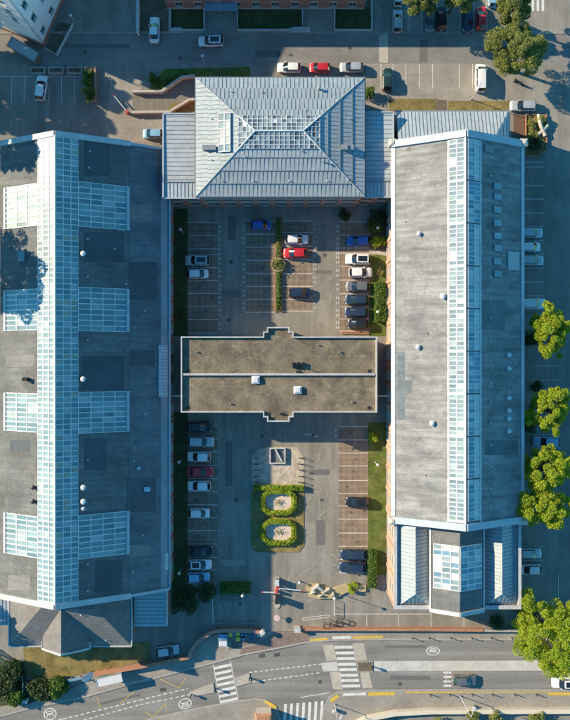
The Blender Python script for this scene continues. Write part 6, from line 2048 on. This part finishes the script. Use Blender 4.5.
for k in range(4):
    bicycle(('leftmost', 'second', 'third', 'rightmost')[k] + ' bicycle standing below the clipped hedge', 221.5 + k * 6.3, 596.5, R(75 + 6 * (k % 2)), (GREYM, LIGHTM, WFRAME, GREYM)[k])


# bins beside the curved wall
def bin_(label, px, py, w_, d_, h, bm, lm, wheels=True, z=.11):
    x, y = W(px, py, h)
    t = empty('waste_bin', (x, y, z), label, 'bin', 'bins beside the curved wall')
    link('body', MB().prism([(-w_ * .42, -d_ * .42, .06), (w_ * .42, -d_ * .42, .06), (w_ * .42, d_ * .42, .06), (-w_ * .42, d_ * .42, .06)], [(-w_ / 2, -d_ / 2, h), (w_ / 2, -d_ / 2, h), (w_ / 2, d_ / 2, h), (-w_ / 2, d_ / 2, h)]).mesh('body', bm), t)
    link('lid', MB().prism([(-w_ * .53, -d_ * .53, h + .002), (w_ * .53, -d_ * .53, h + .002), (w_ * .53, d_ * .53, h + .002), (-w_ * .53, d_ * .53, h + .002)], [(-w_ * .45, -d_ * .4, h + .1), (w_ * .45, -d_ * .4, h + .1), (w_ * .45, d_ * .5, h + .13), (-w_ * .45, d_ * .5, h + .13)]).mesh('lid', lm), t)
    for s in (-1, 1):
        a = [2 * math.pi * i / 10 for i in range(10)]
        link('wheel', MB().prism([(s * w_ * .4 - .04, d_ * .40 + .1 * math.cos(q), .1 + .1 * math.sin(q)) for q in a], [(s * w_ * .4 + .04, d_ * .40 + .1 * math.cos(q), .1 + .1 * math.sin(q)) for q in a]).mesh('wheel', TYRE), t)


bin_('big dark container with blue lid, left end of the bins', 222.8, 637.3, 1.5, 1.15, 1.25, BINB, mat('bin_blue_lid', (.12, .24, .36), .5))
bin_('big container with pale lid below the blue-lidded one', 223.2, 643.5, 1.4, .95, 1.15, BINB, VENTW)
bin_('left yellow-lidded bin beside the curved wall', 230.3, 634.2, .62, .75, 1.05, BINB, BINY)
bin_('upper yellow-lidded bin of the pair beside the curved wall', 238, 633.8, .62, .7, 1.05, BINB, BINY)
bin_('lower yellow-lidded bin of the pair beside the curved wall', 238, 638.9, .62, .7, 1.05, BINB, BINY)
bin_('small dark bin between the yellow-lidded bins', 234.2, 634.2, .45, .5, .95, BINB, MATS['bin_blue_lid'])
bin_('small dark bin right of the yellow pair, upper left of three', 242.6, 634.5, .45, .5, .95, BINB, MATS['bin_blue_lid'])
bin_('small dark bin right of the yellow pair, upper right of three', 246.3, 634.5, .45, .5, .95, BINB, MATS['bin_blue_lid'])
bin_('small dark bin right of the yellow pair, lowest of three', 243.2, 639.3, .45, .5, .95, BINB, MATS['bin_blue_lid'])
bin_('large dark blue container near the gate pier', 252.5, 637, 1.15, 1.35, 1.2, BINB, BINB)
bin_('pale low box at the right end of the bins', 259.3, 635, 1.15, .62, .8, GREYM, COPING)

# bus shelter, its benches, sign boards by the dry grass
p0 = Vector(W(109.5, 680.5, 2.4))
bs = empty('bus_shelter', (p0.x, p0.y, .11), 'bus shelter with a white roof on the bottom left pavement', 'bus shelter', rz=R(13))
link('roof', MB().box(-2.2, 2.2, -.65, .65, 2.3, 2.42).mesh('roof', VENTW), bs)
link('fascia', MB().box(-2.28, -2.203, -.7, .7, 2.2, 2.48).box(2.203, 2.28, -.7, .7, 2.2, 2.48).mesh('fascia', COPBLUE), bs)
link('back_panel', MB().box(-2.1, 2.1, .55, .6, .3, 2.2).mesh('back_panel', GLZ[2]), bs)
for dx in (-2.1, 0, 2.1): link('post', MB().box(dx - .05, dx + .05, .5, .548, 0, 2.3).mesh('post', DARKM), bs)
link('bench', MB().box(-1.3, 1.3, .1, .45, .42, .5).box(-1.1, -1.0, .15, .4, 0, .42).box(1.0, 1.1, .15, .4, 0, .42).mesh('bench', DARKM), bs)
for px, py, rz_, lb in ((76, 677, 14, 'white sign board lying left beside the dry grass'), (88, 673.8, 38, 'tilted white sign board just left of the brick wall end'), (91, 675.5, 38, 'narrow white sign board right of the tilted one')):
    x, y = W(px, py)
    t = empty('notice_board', (x, y, .0), lb, 'notice board', 'notice boards by the dry grass', R(rz_))
    link('board', MB().prism([(-1.1, -.28, .9), (1.1, -.28, .9), (1.1, .3, 1.25), (-1.1, .3, 1.25)], [(-1.1, -.28, .96), (1.1, -.28, .96), (1.1, .3, 1.31), (-1.1, .3, 1.31)]).mesh('board', VENTW), t)
    for dx in (-.9, .9): link('post', MB().box(dx - .05, dx + .05, -.03, .05, 0, 1.05).mesh('post', DARKM), t)

# green fence bottom left
fp = wpx([(-14, 645), (0, 655), (24.5, 673.5), (25.5, 681), (24.2, 705)])
t = empty('metal_fence', (*fp[2], 0), 'green metal fence round the overgrown bed at the bottom left', 'fence')
for i in range(len(fp) - 1):
    a, b = fp[i], fp[i + 1]
    MB().tube([(*a, 1.35), (*b, 1.35)], .08, 6).build('top_rail', GREENF, t)
    MB().tube([(*a, .25), (*b, .25)], .05, 6).build('bottom_rail', GREENF, t)
    L = math.dist(a, b); n = max(1, int(L / .16))
    pm = MB()
    for k in range(n):
        f = (k + .5) / n; xx, yy = a[0] + (b[0] - a[0]) * f, a[1] + (b[1] - a[1]) * f
        pm.box(xx - .012, xx + .012, yy - .012, yy + .012, .25, 1.35)
    o = pm.build('bars', GREENF, t); o['kind'] = 'stuff'
    MB().box(a[0] - .07, a[0] + .07, a[1] - .07, a[1] + .07, 0, 1.5).build('post', GREENF, t)
x, y = W(27, 698.5)
t = empty('utility_box', (x, y, .11), 'pale utility box at the lower end of the green fence', 'cabinet')
MB().box(x - .35, x + .35, y - .3, y + .3, .11, 1.2).build('casing', LIGHTM, t); MB().box(x - .4, x + .4, y - .35, y + .35, 1.202, 1.28).build('lid', COPING, t)
fp = wpx([(27, 680.5), (45, 681.5), (60, 680), (72, 676.5)])
t = empty('metal_fence', (*fp[1], 0), 'low rusty fence between the dry grass and the roadside bushes', 'fence')
for i in range(3):
    MB().tube([(*fp[i], .9), (*fp[i + 1], .9)], .06, 6).tube([(*fp[i], .45), (*fp[i + 1], .45)], .045, 6).build('rail', GREYM, t)
for p in fp: MB().box(p[0] - .06, p[0] + .06, p[1] - .06, p[1] + .06, 0, 1.0).build('post', GREYM, t)

# bollards along the main road
bol = MB().cyl(0, 0, 0, .85, .09, .08, 8).cyl(0, 0, .85, .95, .10, .05, 8).mesh('bollard', DARKM)
nb = [412, 429, 450.5, 471.5, 491, 511.5]
sb = [430, 449.5, 472, 492, 514.5, 536]
words = ('first', 'second', 'third', 'fourth', 'fifth', 'sixth')
for i, px in enumerate(nb):
    x, y = W(px, 637.4); o = link('bollard', bol, None, (x, y, .11))
    tag(o, words[i] + ' dark bollard from the left on the north kerb right of the crossing', 'bollard', 'bollards on the north kerb')
for i, px in enumerate(sb):
    x, y = W(px, 693.8); o = link('bollard', bol, None, (x, y, .11))
    tag(o, words[i] + ' dark bollard from the left on the south kerb below the grey car', 'bollard', 'bollards on the south kerb')
for px, py, lb in ((372, 666, 'black keep-right beacon on the island right of the long crossing'), (249.5, 677.5, 'black keep-right beacon on the island right of the skewed crossing'), (191.5, 694, 'black keep-right beacon on the long island left of the skewed crossing'), (215, 688, 'dark post at the crossing end of the long island')):
    x, y = W(px, py)
    t = empty('traffic_beacon', (x, y, .12), lb, 'beacon', 'beacons on the traffic islands')
    link('post', MB().cyl(0, 0, 0, 1.1, .12, .10, 10).mesh('post', DARKM), t)
    link('sign_disc', MB().box(-.05, .05, -.24, .24, .65, 1.15).mesh('sign_disc', DARKM), t)
x, y = W(473.5, 706)
t = empty('litter_bin', (x, y, .11), 'round litter bin on the south pavement beside the street lamp', 'bin')
link('body', MB().cyl(0, 0, 0, .9, .28, .32, 12).mesh('body', GREYM), t); link('lid', MB().cyl(0, 0, .902, 1.0, .35, .2, 12).mesh('lid', COPBLUE), t)
x, y = W(334, 709)
t = empty('litter_bin', (x, y, .11), 'pale litter bin on the pavement corner by the side road', 'bin')
link('body', MB().cyl(0, 0, 0, .9, .28, .32, 12).mesh('body', GREYM), t); link('lid', MB().cyl(0, 0, .902, 1.0, .35, .2, 12).mesh('lid', COPING), t)

# brick planters in the top left lot
for i, (px, w_) in enumerate(((38.5, 15), (56.8, 15), (75.5, 15))):
    (x0, y0), (x1, y1) = W(px - w_ / 2, 75), W(px + w_ / 2, 68)
    t = empty('brick_planter', ((x0 + x1) / 2, (y0 + y1) / 2, 0), ('left', 'middle', 'right')[i] + ' of the three brick planters above the shaded bays', 'planter', 'three brick planters')
    w = .22
    MB().box(x0, x1, y0, y0 + w, 0, .6).box(x0, x1, y1 - w, y1, 0, .6).box(x0, x0 + w, y0 + w, y1 - w, 0, .6).box(x1 - w, x1, y0 + w, y1 - w, 0, .6).build('rim', PINKB, t)
    MB().box(x0 + w + .002, x1 - w - .002, y0 + w + .002, y1 - w - .002, 0, .5).build('soil', EARTH, t)
(x0, y0), (x1, y1) = W(85.5, 102), W(96.5, 67.5)
t = empty('brick_planter', ((x0 + x1) / 2, (y0 + y1) / 2, 0), 'tall brick planter full of shrubs at the end of the shaded bays', 'planter')
w = .25
MB().box(x0, x1, y0, y0 + w, 0, .7).box(x0, x1, y1 - w, y1, 0, .7).box(x0, x0 + w, y0 + w, y1 - w, 0, .7).box(x1 - w, x1, y0 + w, y1 - w, 0, .7).build('rim', PINKB, t)
MB().box(x0 + w + .002, x1 - w - .002, y0 + w + .002, y1 - w - .002, 0, .6).build('soil', EARTH, t)
for i, (px, py, k) in enumerate(((90, 74, 'green'), (89.5, 83, 'green'), (88.5, 92, 'olive'), (91, 97, 'green'))):
    shrub(('topmost', 'second', 'third, paler', 'lowest')[i] + ' shrub in the tall brick planter', px, py, .95, 1.3, k, 120 + i, n=520, group='shrubs in the tall brick planter', z=.6)

# small terrace with planting at the north-east corner
tr_ = raised('terrace', [(525.5, 115.5), (545.5, 115.5), (545.5, 150), (538, 157), (527, 155)], .25, DRYG)
struct(tr_, 'raised dry planted terrace right of the small zinc roof', 'terrace')
ribbon(MB(), wpx([(525.3, 156), (525.3, 115.2), (545.8, 115.2), (545.8, 150.5), (538, 157.5), (526, 155.6)]), .25, .252, .45).build('edging', TERRA, tr_)
tag(raised('flower_bed', [(513.5, 113.5), (524.5, 113.5), (524.5, 137), (513.5, 137)], .10, mat('bed_bark', (.15, .09, .06), .95, .25, 4)), 'brown mulch bed between the small zinc roof and the terrace', 'bed', kind='structure')
for i, (px, py, r_, k) in enumerate(((531, 124, .8, 'olive'), (532, 134, .9, 'olive'), (534, 145, 1.3, 'dark'), (541, 120, .7, 'olive'))):
    shrub(('upper dry shrub', 'middle dry shrub', 'large dark shrub', 'small right-hand shrub')[i] + ' on the raised terrace', px, py, r_, 1.0, k, 130 + i, n=420, group='shrubs on the raised terrace', z=.25)
x, y = W(539.5, 128)
t = empty('sculpture', (x, y, .25), 'white crossed stone sculpture lying on the raised terrace', 'sculpture')
MB().tube([(x - .35, y + 2.2, .5), (x - .25, y + .9, .95), (x + .25, y - .4, .6), (x + .9, y - 1.5, .45)], [.28, .36, .4, .36], 8).build('long_arm', STONE, t)
MB().tube([(x + 1.35, y + .3, .5), (x + .4, y - .6, .55), (x - .5, y - 1.4, .4)], [.3, .38, .28], 8).build('short_arm', STONE, t)

# small roof at the bottom edge
x0, y0 = W(255, 735, 3); x1, y1 = W(272, 714, 3)
t = empty('kiosk', ((x0 + x1) / 2, (y0 + y1) / 2, .0), 'orange-roofed kiosk cut off by the bottom edge left of the side road', 'kiosk')
MB().box(x0 + .2, x1 - .2, y0, y1 - .2, 0, 2.8).build('wall', STONE, t)
MB().prism([(x0, y0, 2.802), (x1, y0, 2.802), (x1, y1, 2.802), (x0, y1, 2.802)], [(x0 + .3, y0, 3.2), (x1 - .3, y0, 3.2), (x1 - .3, y1 - .3, 3.2), (x0 + .3, y1 - .3, 3.2)]).build('roof', TERRA, t)
